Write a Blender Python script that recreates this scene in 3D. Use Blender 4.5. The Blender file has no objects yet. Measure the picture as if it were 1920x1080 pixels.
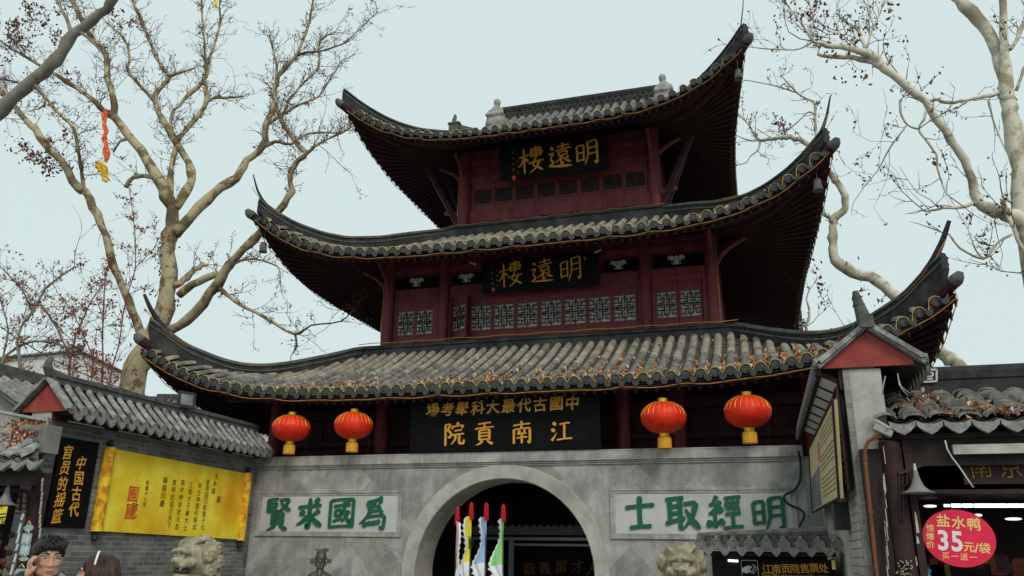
import bpy, bmesh, math, random
from mathutils import Vector, Matrix, Euler, noise
PI=math.pi; R=math.radians
sc=bpy.context.scene; COL=sc.collection
rnd=random.Random(7)
# ------------------------------------------------------------------ camera
F=1500.0; CAM=Vector((5.139,-16.5,1.6))
def _cam():
    p,r,phi=R(18.31),R(0.78),R(-16.88)
    cp,sp=math.cos(p),math.sin(p)
    right=Vector((1,0,0)); fwd=Vector((0,cp,sp)); up=Vector((0,-sp,cp))
    c,s=math.cos(r),math.sin(r)
    r2=c*right+s*up; u2=-s*right+c*up
    W=Matrix.Rotation(-phi,3,'Z')           # camera-frame world -> tower frame
    return W@r2, W@u2, W@fwd
CR,CU,CF=_cam()
cd=bpy.data.cameras.new('camera'); cam=bpy.data.objects.new('camera',cd); COL.objects.link(cam)
cd.sensor_width=36; cd.lens=36*F/1920; cd.clip_end=2000; cd.clip_start=0.1
cam.matrix_world=Matrix(((CR.x,CU.x,-CF.x,CAM.x),(CR.y,CU.y,-CF.y,CAM.y),(CR.z,CU.z,-CF.z,CAM.z),(0,0,0,1)))
sc.camera=cam
# survey helper: point of the 1920x1080 picture -> place on a given upright plane of the site
def ray(px,py): return CR*(px-960)-CU*(py-540)+CF*F
def at(px,py,Y):
    d=ray(px,py); return CAM+d*((Y-CAM.y)/d.y)
def atx(px,py,X):
    d=ray(px,py); return CAM+d*((X-CAM.x)/d.x)
# ------------------------------------------------------------------ sky and sun
wd=bpy.data.worlds.new('World'); sc.world=wd; wd.use_nodes=True
nt=wd.node_tree; nt.nodes.clear()
SUN_EL,SUN_AZ=R(41),R(145)     # azimuth clockwise from +Y
sky=nt.nodes.new('ShaderNodeTexSky'); sky.sky_type='NISHITA'; sky.sun_disc=False
sky.sun_elevation=SUN_EL; sky.sun_rotation=SUN_AZ; sky.air_density=1; sky.dust_density=6; sky.ozone_density=1
bg=nt.nodes.new('ShaderNodeBackground'); bg.inputs[1].default_value=0.10
bg2=nt.nodes.new('ShaderNodeBackground'); bg2.inputs[0].default_value=(0.70,0.825,0.825,1); bg2.inputs[1].default_value=1.0
mx=nt.nodes.new('ShaderNodeMixShader'); mx.inputs[0].default_value=0.93
ow=nt.nodes.new('ShaderNodeOutputWorld')
nt.links.new(sky.outputs[0],bg.inputs[0]); nt.links.new(bg.outputs[0],mx.inputs[1]); nt.links.new(bg2.outputs[0],mx.inputs[2]); nt.links.new(mx.outputs[0],ow.inputs[0])
sl=bpy.data.lights.new('sun','SUN'); sl.energy=1.5; sl.angle=R(22); sl.color=(1,0.95,0.86)
so=bpy.data.objects.new('sun',sl); COL.objects.link(so)
sd=Vector((math.sin(SUN_AZ)*math.cos(SUN_EL),math.cos(SUN_AZ)*math.cos(SUN_EL),math.sin(SUN_EL)))
so.rotation_euler=sd.to_track_quat('Z','Y').to_euler(); so.location=sd*60
sc.view_settings.view_transform='Standard'; sc.view_settings.look='None'; sc.view_settings.exposure=0; sc.view_settings.gamma=1
sc.cycles.max_bounces=6
# ------------------------------------------------------------------ mesh builder
class MB:
    def __init__(s): s.v=[]; s.f=[]; s.mi=[]; s.cur=0; s.M=None
    def P(s,p):
        p=Vector(p)
        if s.M is not None: p=s.M@p
        s.v.append(p); return len(s.v)-1
    def face(s,idx): s.f.append(tuple(idx)); s.mi.append(s.cur)
    def quad(s,a,b,c,d): i=[s.P(p) for p in (a,b,c,d)]; s.face(i)
    def tri(s,a,b,c): s.face([s.P(a),s.P(b),s.P(c)])
    def box(s,x0,x1,y0,y1,z0,z1):
        i=[s.P((x,y,z)) for x in(x0,x1) for y in(y0,y1) for z in(z0,z1)]
        for q in((0,1,3,2),(4,6,7,5),(0,4,5,1),(2,3,7,6),(0,2,6,4),(1,5,7,3)): s.face([i[k] for k in q])
    def obox(s,c,ax,ay,az):           # centre and half-axis vectors
        c,ax,ay,az=map(Vector,(c,ax,ay,az)); i=[s.P(c+ax*a+ay*b+az*d) for a in(-1,1) for b in(-1,1) for d in(-1,1)]
        for q in((0,1,3,2),(4,6,7,5),(0,4,5,1),(2,3,7,6),(0,2,6,4),(1,5,7,3)): s.face([i[k] for k in q])
    def bar(s,a,b,w,h,up=(0,0,1)):
        a,b=Vector(a),Vector(b); d=b-a; l=d.length
        if l<1e-6: return
        d/=l; u=Vector(up); sd=d.cross(u)
        if sd.length<1e-4: sd=d.cross(Vector((1,0,0)))
        sd.normalize(); u=sd.cross(d); s.obox((a+b)/2,d*l/2,sd*w/2,u*h/2)
    def tube(s,pts,rs,n=8,cap=True,ph=0.0):
        pts=[Vector(p) for p in pts]
        if not hasattr(rs,'__len__'): rs=[rs]*len(pts)
        rings=[]; prev=None
        for i,p in enumerate(pts):
            t=(pts[min(i+1,len(pts)-1)]-pts[max(i-1,0)])
            if t.length<1e-9: t=Vector((0,0,1))
            t.normalize()
            if prev is None:
                a=t.cross(Vector((0,0,1)))
                if a.length<.05: a=t.cross(Vector((1,0,0)))
            else: a=prev-t*prev.dot(t)
            a.normalize(); b=t.cross(a); prev=a
            rings.append([s.P(p+(a*math.cos(ph+2*PI*k/n)+b*math.sin(ph+2*PI*k/n))*rs[i]) for k in range(n)])
        for i in range(len(rings)-1):
            for k in range(n): s.face((rings[i][k],rings[i][(k+1)%n],rings[i+1][(k+1)%n],rings[i+1][k]))
        if cap: s.face(rings[0][::-1]); s.face(rings[-1])
    def lathe(s,prof,c=(0,0,0),n=24,sx=1,sy=1):
        c=Vector(c); rings=[[s.P(c+Vector((r*math.cos(2*PI*k/n)*sx,r*math.sin(2*PI*k/n)*sy,z))) for k in range(n)] for r,z in prof]
        for i in range(len(rings)-1):
            for k in range(n): s.face((rings[i][k],rings[i][(k+1)%n],rings[i+1][(k+1)%n],rings[i+1][k]))
        s.face(rings[0][::-1]); s.face(rings[-1])
    def ell(s,c,r,n=12,m=8,rot=None):
        c=Vector(c); r=r if hasattr(r,'__len__') else (r,r,r); Mx=Euler(rot).to_matrix() if rot else None
        rg=[]
        for i in range(m+1):
            th=PI*i/m; row=[]
            for k in range(n):
                p=Vector((r[0]*math.sin(th)*math.cos(2*PI*k/n),r[1]*math.sin(th)*math.sin(2*PI*k/n),r[2]*math.cos(th)))
                if Mx: p=Mx@p
                row.append(s.P(c+p))
                if i in(0,m): break
            rg.append(row)
        for i in range(m):
            a,b=rg[i],rg[i+1]
            for k in range(n):
                k2=(k+1)%n
                if len(a)==1: s.face((a[0],b[k],b[k2]))
                elif len(b)==1: s.face((a[k],b[0],a[k2]))
                else: s.face((a[k],b[k],b[k2],a[k2]))
    def prism(s,pts,O,U,V,d0,d1):     # polygon (u,v) extruded along U x V from d0 to d1
        O,U,V=Vector(O),Vector(U),Vector(V); N=U.cross(V)
        a=[s.P(O+U*p[0]+V*p[1]+N*d1) for p in pts]; b=[s.P(O+U*p[0]+V*p[1]+N*d0) for p in pts]
        s.face(a); s.face(b[::-1])
        for i in range(len(pts)):
            j=(i+1)%len(pts); s.face((a[i],b[i],b[j],a[j]))
    def grid(s,P,closed=False):
        I=[[s.P(p) for p in r] for r in P]
        for i in range(len(I)-1):
            for k in range(len(I[0])-1): s.face((I[i][k],I[i][k+1],I[i+1][k+1],I[i+1][k]))
    def mesh(s,m,T,uvless=True,smooth=True):   # append another mesh transformed by function T
        b=len(s.v)
        for v in m.vertices: s.v.append(Vector(T(v.co)))
        for p in m.polygons: s.f.append(tuple(b+i for i in p.vertices)); s.mi.append(s.cur)
    def build(s,name,mat,parent=None,smooth=None,local=False):
        mats=mat if isinstance(mat,(list,tuple)) else [mat]
        vs=s.v; loc=Vector((0,0,0))
        if parent is not None: o0=ORG.get(parent.name,Vector((0,0,0)))
        elif local: o0=Vector((0,0,0))
        else:
            xs=[v.x for v in vs]; ys=[v.y for v in vs]; zs=[v.z for v in vs]
            o0=Vector(((min(xs)+max(xs))/2,(min(ys)+max(ys))/2,min(zs))); loc=o0
        me=bpy.data.meshes.new(name); me.from_pydata([tuple(v-o0) for v in vs],[],s.f)
        for m in mats: me.materials.append(m)
        if len(mats)>1: me.polygons.foreach_set('material_index',s.mi)
        bm=bmesh.new(); bm.from_mesh(me); bmesh.ops.recalc_face_normals(bm,faces=bm.faces); bm.to_mesh(me); bm.free()
        if smooth: me.shade_smooth(); 
        if smooth and smooth is not True: me.set_sharp_from_angle(angle=R(smooth))
        o=bpy.data.objects.new(name,me); COL.objects.link(o)
        if parent is not None: o.parent=parent
        else: o.location=loc
        ORG[o.name]=o0; return o
ORG={}
def tag(o,label=None,cat=None,group=None,kind=None):
    if label: o['label']=label
    if cat: o['category']=cat
    if group: o['group']=group
    if kind: o['kind']=kind
    return o
def thing(name,label,cat,loc,group=None,rotz=0):
    o=bpy.data.objects.new(name,None); COL.objects.link(o); o.location=loc; o.rotation_euler=(0,0,rotz); o.empty_display_size=.2
    ORG[o.name]=Vector(loc); return tag(o,label,cat,group)
def copy_tree(o,parent=None):
    c=o.copy(); COL.objects.link(c)
    if parent is not None: c.parent=parent
    ORG[c.name]=ORG.get(o.name,Vector((0,0,0)))
    for ch in [x for x in COL.objects if x.parent==o]: copy_tree(ch,c)
    return c
# ------------------------------------------------------------------ materials
def mat(name,c,c2=None,scale=4,rough=.8,bump=.15,bscale=None,c3=None,metal=0,detail=6,stretch=None,spec=.3,lo=.35,hi=.65,bdist=.02):
    m=bpy.data.materials.new(name); m.use_nodes=True; n=m.node_tree; b=n.nodes['Principled BSDF']; L=n.links.new
    b.inputs['Roughness'].default_value=rough; b.inputs['Metallic'].default_value=metal; b.inputs['Specular IOR Level'].default_value=spec
    tc=n.nodes.new('ShaderNodeTexCoord'); mp=n.nodes.new('ShaderNodeMapping'); L(tc.outputs['Object'],mp.inputs[0])
    if stretch: mp.inputs['Scale'].default_value=stretch
    if c2 is not None:
        t=n.nodes.new('ShaderNodeTexNoise'); t.inputs['Scale'].default_value=scale; t.inputs['Detail'].default_value=detail; t.inputs['Roughness'].default_value=.65; L(mp.outputs[0],t.inputs['Vector'])
        r=n.nodes.new('ShaderNodeValToRGB'); r.color_ramp.elements[0].position=lo; r.color_ramp.elements[1].position=hi
        r.color_ramp.elements[0].color=(*c,1); r.color_ramp.elements[1].color=(*c2,1); L(t.outputs[0],r.inputs[0]); out=r.outputs[0]
        if c3 is not None:
            t3=n.nodes.new('ShaderNodeTexNoise'); t3.inputs['Scale'].default_value=scale*.31; t3.inputs['Detail'].default_value=5; L(mp.outputs[0],t3.inputs['Vector'])
            r3=n.nodes.new('ShaderNodeValToRGB'); r3.color_ramp.elements[0].position=.52; r3.color_ramp.elements[1].position=.68; L(t3.outputs[0],r3.inputs[0])
            x=n.nodes.new('ShaderNodeMixRGB'); L(r3.outputs[0],x.inputs[0]); L(out,x.inputs[1]); x.inputs[2].default_value=(*c3,1); out=x.outputs[0]
        L(out,b.inputs['Base Color'])
    else: b.inputs['Base Color'].default_value=(*c,1)
    if bump:
        t2=n.nodes.new('ShaderNodeTexNoise'); t2.inputs['Scale'].default_value=bscale or scale*5; t2.inputs['Detail'].default_value=5; L(mp.outputs[0],t2.inputs['Vector'])
        bp=n.nodes.new('ShaderNodeBump'); bp.inputs['Strength'].default_value=bump; bp.inputs['Distance'].default_value=bdist; L(t2.outputs[0],bp.inputs['Height']); L(bp.outputs[0],b.inputs['Normal'])
    return m
def emat(name,c,st):
    m=bpy.data.materials.new(name); m.use_nodes=True; b=m.node_tree.nodes['Principled BSDF']; b.inputs['Base Color'].default_value=(*c,1)
    b.inputs['Emission Color'].default_value=(*c,1); b.inputs['Emission Strength'].default_value=st; return m
def brickmat(name,c1,c2,mort,bw,bh,axis,ms=.012,rot=0,off=.5,stain=None,bump=.4,nz=.5,streak=0):
    m=bpy.data.materials.new(name); m.use_nodes=True; n=m.node_tree; b=n.nodes['Principled BSDF']; L=n.links.new
    b.inputs['Roughness'].default_value=.8; b.inputs['Specular IOR Level'].default_value=.25
    tc=n.nodes.new('ShaderNodeTexCoord'); sp=n.nodes.new('ShaderNodeSeparateXYZ'); cb=n.nodes.new('ShaderNodeCombineXYZ'); L(tc.outputs['Object'],sp.inputs[0])
    L(sp.outputs[axis],cb.inputs[0]); L(sp.outputs[2],cb.inputs[1])
    mp=n.nodes.new('ShaderNodeMapping'); mp.inputs['Rotation'].default_value=(0,0,rot); L(cb.outputs[0],mp.inputs[0])
    bt=n.nodes.new('ShaderNodeTexBrick'); bt.offset=off; bt.inputs['Scale'].default_value=1; bt.inputs['Brick Width'].default_value=bw; bt.inputs['Row Height'].default_value=bh; bt.inputs['Mortar Size'].default_value=ms; bt.inputs['Mortar Smooth'].default_value=.3
    bt.inputs['Color1'].default_value=(*c1,1); bt.inputs['Color2'].default_value=(*c2,1); bt.inputs['Mortar'].default_value=(*mort,1); L(mp.outputs[0],bt.inputs[0])
    t=n.nodes.new('ShaderNodeTexNoise'); t.inputs['Scale'].default_value=2.2; t.inputs['Detail'].default_value=8; t.inputs['Roughness'].default_value=.6; L(tc.outputs['Object'],t.inputs[0])
    r=n.nodes.new('ShaderNodeValToRGB'); r.color_ramp.elements[0].position=.3; r.color_ramp.elements[0].color=(1-nz,1-nz,1-nz,1); r.color_ramp.elements[1].position=.7; r.color_ramp.elements[1].color=(1.12,1.1,1.06,1); L(t.outputs[0],r.inputs[0])
    x=n.nodes.new('ShaderNodeMixRGB'); x.blend_type='MULTIPLY'; x.inputs[0].default_value=1; L(bt.outputs[0],x.inputs[1]); L(r.outputs[0],x.inputs[2]); out=x.outputs[0]
    if stain:
        t2=n.nodes.new('ShaderNodeTexNoise'); t2.inputs['Scale'].default_value=1.5; t2.inputs['Detail'].default_value=4; L(tc.outputs['Object'],t2.inputs[0])
        r2=n.nodes.new('ShaderNodeValToRGB'); r2.color_ramp.elements[0].position=.6; r2.color_ramp.elements[1].position=.74; L(t2.outputs[0],r2.inputs[0])
        y=n.nodes.new('ShaderNodeMixRGB'); L(r2.outputs[0],y.inputs[0]); L(out,y.inputs[1]); y.inputs[2].default_value=(*stain,1); out=y.outputs[0]
    if streak:
        ms_=n.nodes.new('ShaderNodeMapping'); ms_.inputs['Scale'].default_value=(3.2,3.2,.55); L(tc.outputs['Object'],ms_.inputs[0])
        t3=n.nodes.new('ShaderNodeTexNoise'); t3.inputs['Scale'].default_value=1.6; t3.inputs['Detail'].default_value=7; t3.inputs['Roughness'].default_value=.7; L(ms_.outputs[0],t3.inputs[0])
        r3=n.nodes.new('ShaderNodeValToRGB'); r3.color_ramp.elements[0].position=.40; r3.color_ramp.elements[0].color=(1-streak,1-streak,1-streak*.95,1); r3.color_ramp.elements[1].position=.56; r3.color_ramp.elements[1].color=(1,1,1,1); L(t3.outputs[0],r3.inputs[0])
        z=n.nodes.new('ShaderNodeMixRGB'); z.blend_type='MULTIPLY'; z.inputs[0].default_value=1; L(out,z.inputs[1]); L(r3.outputs[0],z.inputs[2]); out=z.outputs[0]
        v=n.nodes.new('ShaderNodeTexNoise'); v.inputs['Scale'].default_value=.9; v.inputs['Detail'].default_value=9; v.inputs['Distortion'].default_value=1.6; L(tc.outputs['Object'],v.inputs[0])
        rv=n.nodes.new('ShaderNodeValToRGB'); E_=rv.color_ramp.elements; E_[0].position=.485; E_[0].color=(0,0,0,1); E_[1].position=.515; E_[1].color=(0,0,0,1); q=rv.color_ramp.elements.new(.5); q.color=(.16,.16,.16,1); L(v.outputs[0],rv.inputs[0])
        z2=n.nodes.new('ShaderNodeMixRGB'); L(rv.outputs[0],z2.inputs[0]); L(out,z2.inputs[1]); z2.inputs[2].default_value=(.70,.69,.65,1); out=z2.outputs[0]
    L(out,b.inputs['Base Color'])
    bp=n.nodes.new('ShaderNodeBump'); bp.inputs['Strength'].default_value=bump; bp.inputs['Distance'].default_value=.008; bp.invert=True; L(bt.outputs['Fac'],bp.inputs['Height']); L(bp.outputs[0],b.inputs['Normal'])
    return m
M={}
M['tile']=mat('grey_clay_tile',(.075,.073,.068),(.27,.255,.23),6,.85,.3,c3=(.12,.115,.10))
M['tiledry']=mat('dusty_tile',(.17,.15,.115),(.40,.36,.285),5,.9,.2)
M['pan']=mat('pan_tile',(.04,.038,.034),(.15,.138,.115),9,.9,.3)
M['cap']=mat('tile_cap',(.030,.033,.034),(.075,.077,.075),14,.8,.5,bscale=40)
M['ridge']=mat('ridge_plaster',(.012,.013,.013),(.036,.038,.038),5,.8,.25,c3=(.055,.056,.052))
M['ridgetop']=mat('ridge_cap',(.05,.052,.05),(.13,.13,.12),6,.8,.3)
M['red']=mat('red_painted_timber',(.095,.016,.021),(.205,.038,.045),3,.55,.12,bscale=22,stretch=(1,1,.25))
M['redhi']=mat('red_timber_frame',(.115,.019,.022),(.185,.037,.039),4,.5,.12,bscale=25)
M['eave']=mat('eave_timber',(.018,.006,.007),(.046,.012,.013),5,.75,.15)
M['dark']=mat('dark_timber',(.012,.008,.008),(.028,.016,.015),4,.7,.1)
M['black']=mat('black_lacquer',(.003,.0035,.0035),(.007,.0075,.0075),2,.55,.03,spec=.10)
M['gold']=mat('gilt_lettering',(.60,.28,.018),(.82,.43,.045),20,.5,.2)
M['golddim']=mat('dull_gilt',(.20,.085,.012),(.36,.17,.03),20,.5,.2,metal=.2)
M['glass']=mat('papered_pane',(.05,.048,.043),(.50,.485,.44),9,.25,.0,detail=8)
M['glassd']=mat('dark_pane',(.012,.011,.011),(.055,.050,.048),5,.3,.0)
M['stone']=brickmat('marble_slabs',(.31,.31,.295),(.46,.46,.44),(.42,.42,.405),.62,.62,0,ms=.004,rot=R(45),off=0,stain=(.20,.205,.205),bump=.2,nz=.42,streak=.17)
M['stonep']=mat('pale_marble',(.38,.375,.35),(.53,.525,.50),2.5,.6,.06,c3=(.31,.31,.295))
M['coping']=brickmat('coping_stone',(.40,.395,.37),(.50,.49,.46),(.24,.235,.22),1.9,.9,0,ms=.006,off=.3,bump=.2,stain=(.24,.24,.23),nz=.45,streak=.2)
M['archst']=mat('arch_stone',(.34,.325,.28),(.50,.48,.43),3,.75,.15,c3=(.28,.27,.245))
M['panelst']=mat('panel_marble',(.46,.46,.44),(.58,.58,.565),1.6,.45,.04,c3=(.42,.415,.40))
M['green']=mat('green_paint',(.009,.098,.050),(.014,.135,.066),8,.55,.1)
M['brick']=brickmat('grey_brick',(.115,.12,.12),(.215,.22,.215),(.27,.27,.262),.30,.085,1,ms=.009,stain=(.085,.09,.09),nz=.45)
M['brickw']=brickmat('pale_brick',(.42,.40,.35),(.50,.48,.43),(.22,.21,.19),.16,.10,1,ms=.01,nz=.3)
M['brickf']=brickmat('end_brick',(.20,.205,.20),(.27,.27,.26),(.30,.30,.285),.24,.085,0,ms=.009,nz=.35)
M['plaster']=mat('pale_plaster',(.33,.32,.285),(.52,.505,.46),3,.85,.2,c3=(.28,.27,.24))
M['gablered']=mat('gable_red_paint',(.27,.040,.034),(.36,.065,.052),4,.7,.15,c3=(.30,.07,.06))
M['white']=mat('whitewash',(.62,.61,.57),(.78,.77,.74),3,.85,.08)
M['whiteold']=mat('old_white_panel',(.46,.45,.41),(.60,.59,.55),4,.8,.1)
M['lred']=mat('lantern_satin',(.62,.018,.006),(.88,.046,.010),3,.48,.08,bscale=60,spec=.25)
M['lgold']=mat('lantern_gold',(.78,.50,.03),(.92,.66,.08),25,.35,.1,metal=.35)
M['tassel']=mat('tassel_thread',(.55,.24,.015),(.80,.42,.03),30,.7,.5,bscale=90,stretch=(1,1,.05))
M['rope']=mat('rope_light_yellow',(.46,.35,.04),(.58,.46,.07),10,.4,0)
M['ropeo']=mat('rope_light_orange',(.34,.17,.025),(.46,.25,.04),10,.4,0)
M['leaf']=mat('dead_leaf',(.16,.055,.022),(.42,.18,.075),3,.8,0,lo=.3,hi=.7)
M['leafo']=mat('fallen_leaf',(.22,.072,.024),(.58,.27,.115),14,.8,0,lo=.3,hi=.7)
M['leafpale']=mat('pale_fallen_leaf',(.50,.30,.16),(.72,.52,.36),14,.8,0)
M['leafdark']=mat('dark_fallen_leaf',(.10,.032,.016),(.26,.085,.03),14,.8,0)
M['leafd']=mat('withered_leaf',(.085,.032,.020),(.26,.12,.075),3,.8,0)
M['bark']=mat('plane_bark',(.165,.125,.062),(.42,.355,.225),2.2,.85,.3,c3=(.10,.072,.04),detail=4,lo=.44,hi=.52)
M['barkw']=mat('pale_bark',(.33,.29,.20),(.64,.60,.49),2.0,.8,.25,c3=(.25,.205,.14),detail=5,lo=.42,hi=.52)
M['barkd']=mat('dark_twig',(.07,.045,.035),(.14,.095,.07),5,.9,.1)
M['barkr']=mat('reddish_twig',(.14,.045,.05),(.22,.085,.08),5,.9,.1)
M['barkg']=mat('grey_bark',(.17,.16,.125),(.27,.26,.215),3,.85,.2,c3=(.12,.105,.08))
M['scroll']=mat('yellow_scroll',(.80,.52,.006),(.95,.78,.07),1.7,.35,.02,c3=(.74,.33,.006))
M['scrollr']=mat('scroll_roller',(.55,.20,.012),(.85,.55,.03),7,.45,.05,detail=8,lo=.42,hi=.56)
M['seal']=mat('seal_red',(.62,.05,.02),(.72,.09,.03),8,.6,0)
M['ink']=mat('ink',(.02,.018,.010),None,1,.6,0)
M['lion']=mat('weathered_stone',(.19,.165,.105),(.44,.395,.275),7,.85,.5,c3=(.15,.13,.09),bscale=38)
M['lionshade']=mat('crevice_stain_shade',(.045,.038,.026),(.10,.088,.062),9,.9,.2)  # dark stain and shade of the carved recesses, put into the colour
M['bronze']=mat('dark_bronze',(.05,.052,.048),(.105,.105,.095),8,.5,.2,metal=.3)
M['gildb']=mat('gilded_beard',(.055,.05,.035),(.26,.17,.05),40,.45,.3,metal=.3)
M['metal']=mat('grey_metal',(.28,.285,.28),(.38,.385,.38),5,.5,.05,metal=.4)
M['cabinet']=mat('utility_cabinet',(.17,.165,.145),(.24,.235,.21),4,.6,.05)
M['cable']=mat('black_cable',(.012,.012,.012),(.03,.03,.03),6,.6,0)
M['blk']=mat('black_metal',(.015,.016,.017),(.035,.036,.038),6,.5,.05)
M['brown']=mat('brown_timber',(.028,.015,.016),(.060,.034,.034),4,.65,.15,c3=(.040,.023,.023),spec=.15)
M['brownp']=mat('chipped_edge',(.40,.36,.28),(.55,.5,.40),12,.8,.2)
M['copper']=mat('rusty_pipe',(.13,.042,.018),(.20,.070,.028),6,.6,.15)
M['signred']=mat('sign_red',(.72,.012,.060),(.78,.03,.085),3,.35,.0)
M['signw']=mat('sign_white',(.78,.72,.74),None,1,.5,0)
M['signgold']=mat('sign_yellow',(.80,.55,.16),(.88,.68,.25),14,.5,0)
M['signbrown']=mat('sign_brown',(.018,.008,.006),(.035,.016,.010),3,.5,.05)
M['tube']=emat('fluorescent_tube',(.75,.92,1.0),2.2)
M['spot']=emat('ceiling_lamp',(.9,.95,.92),1.1)
M['cream']=mat('cream_board',(.52,.43,.22),(.64,.55,.31),2,.5,.02)
M['photo']=mat('printed_picture',(.07,.075,.075),(.26,.27,.27),3,.5,0,detail=8)
M['printline']=mat('printed_text',(.22,.17,.09),None,1,.6,0)
M['ground']=mat('stone_paving',(.20,.195,.18),(.29,.28,.265),1.5,.85,.2)
M['skin']=mat('skin',(.50,.265,.175),(.58,.325,.225),6,.5,.05)
M['hair']=mat('black_hair',(.008,.007,.007),(.022,.020,.019),30,.45,.4,bscale=120)
M['hairb']=mat('brown_hair',(.014,.008,.006),(.075,.033,.020),24,.45,.4,bscale=120,stretch=(1,1,.12))
M['coat']=mat('black_coat',(.010,.010,.012),(.022,.022,.025),8,.8,.3)
M['coatw']=mat('dark_coat',(.025,.022,.025),(.05,.045,.05),8,.8,.3)
M['trouser']=mat('dark_trouser',(.02,.022,.03),(.035,.038,.05),8,.8,.2)
M['shirt']=mat('pale_shirt',(.60,.62,.66),None,1,.7,.1,bscale=20)
M['plaid']=mat('plaid_lining',(.05,.05,.05),(.45,.45,.44),22,.8,0)
M['lip']=mat('lip',(.42,.14,.11),None,1,.5,0)
M['eyew']=mat('eye',(.60,.58,.55),None,1,.3,0)
for k,c in dict(pink=(.72,.38,.39),yellow=(.74,.64,.05),blue=(.30,.44,.68),lime=(.27,.62,.22)).items():
    M['flag_'+k]=mat('flag_'+k,c,tuple(min(1,a*1.15) for a in c),6,.7,.1,bscale=12)
M['flagw']=mat('flag_trim',(.66,.70,.72),(.78,.80,.82),6,.7,.1)
M['flagred']=mat('flag_red',(.36,.003,.010),(.52,.010,.018),8,.7,.3)
M['trink']=mat('trinket_blue',(.16,.28,.32),(.36,.48,.50),26,.4,0)
M['trinkg']=mat('trinket_green',(.20,.30,.05),(.36,.46,.12),20,.4,0)
M['trinkw']=mat('trinket_white',(.36,.42,.46),(.55,.60,.64),30,.4,0)
M['hallgrey']=mat('hall_grey',(.20,.205,.185),(.28,.285,.26),5,.6,.05)
M['hallpale']=mat('hall_aluminium',(.34,.37,.34),(.46,.49,.46),5,.4,.0,metal=.3)
M['snackr']=mat('snack_red',(.10,.010,.006),(.17,.035,.01),18,.6,0)
M['snacky']=mat('snack_yellow',(.10,.075,.012),(.16,.13,.02),18,.6,0)
M['figure']=mat('ridge_figure',(.20,.195,.175),(.40,.385,.35),5,.85,.3,c3=(.30,.28,.25))
M['bat']=mat('silver_ornament',(.42,.43,.41),(.55,.56,.54),20,.4,.1,metal=.2)
# ------------------------------------------------------------------ lettering
_gc={}
def glyph(ch,off,ext):
    k=(ch,off,ext)
    if k not in _gc:
        cu=bpy.data.curves.new('lettering','FONT'); cu.body=ch; cu.size=1; cu.offset=off; cu.extrude=ext; cu.resolution_u=3
        o=bpy.data.objects.new('lettering',cu); COL.objects.link(o)
        me=bpy.data.meshes.new_from_object(o.evaluated_get(bpy.context.evaluated_depsgraph_get())); bpy.data.objects.remove(o); bpy.data.curves.remove(cu)
        xs=[v.co.x for v in me.vertices] or [0]; ys=[v.co.y for v in me.vertices] or [0]
        _gc[k]=(me,(min(xs),max(xs),min(ys),max(ys)))
    return _gc[k]
def put_glyph(mb,ch,c,U,V,size,off=.006,ext=.01,rise=0.0,sx=1.0,jit=0):
    me,(x0,x1,y0,y1)=glyph(ch,off,ext); U,V,c=Vector(U),Vector(V),Vector(c); N=U.cross(V)
    cx,cy=(x0+x1)/2,(y0+y1)/2
    if ch in '一': cy=.38
    if ch.isascii(): cy=.36
    a=rnd.uniform(-jit,jit)
    def T(p):
        x,y=(p.x-cx)*sx,p.y-cy; y+=x*(rise+a); x+=.05*math.sin(y*5+a*40)*(1 if jit else 0)
        return c+U*x*size+V*y*size+N*(p.z+ext)*size
    mb.mesh(me,T)
def line(mb,s,c,U,V,size,pitch,vert=False,**k):
    U,V,c=Vector(U).normalized(),Vector(V).normalized(),Vector(c); n=len(s)
    for i,ch in enumerate(s):
        t=(i-(n-1)/2)*pitch; put_glyph(mb,ch,c-V*t if vert else c+U*t,U,V,size,**k)
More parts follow.
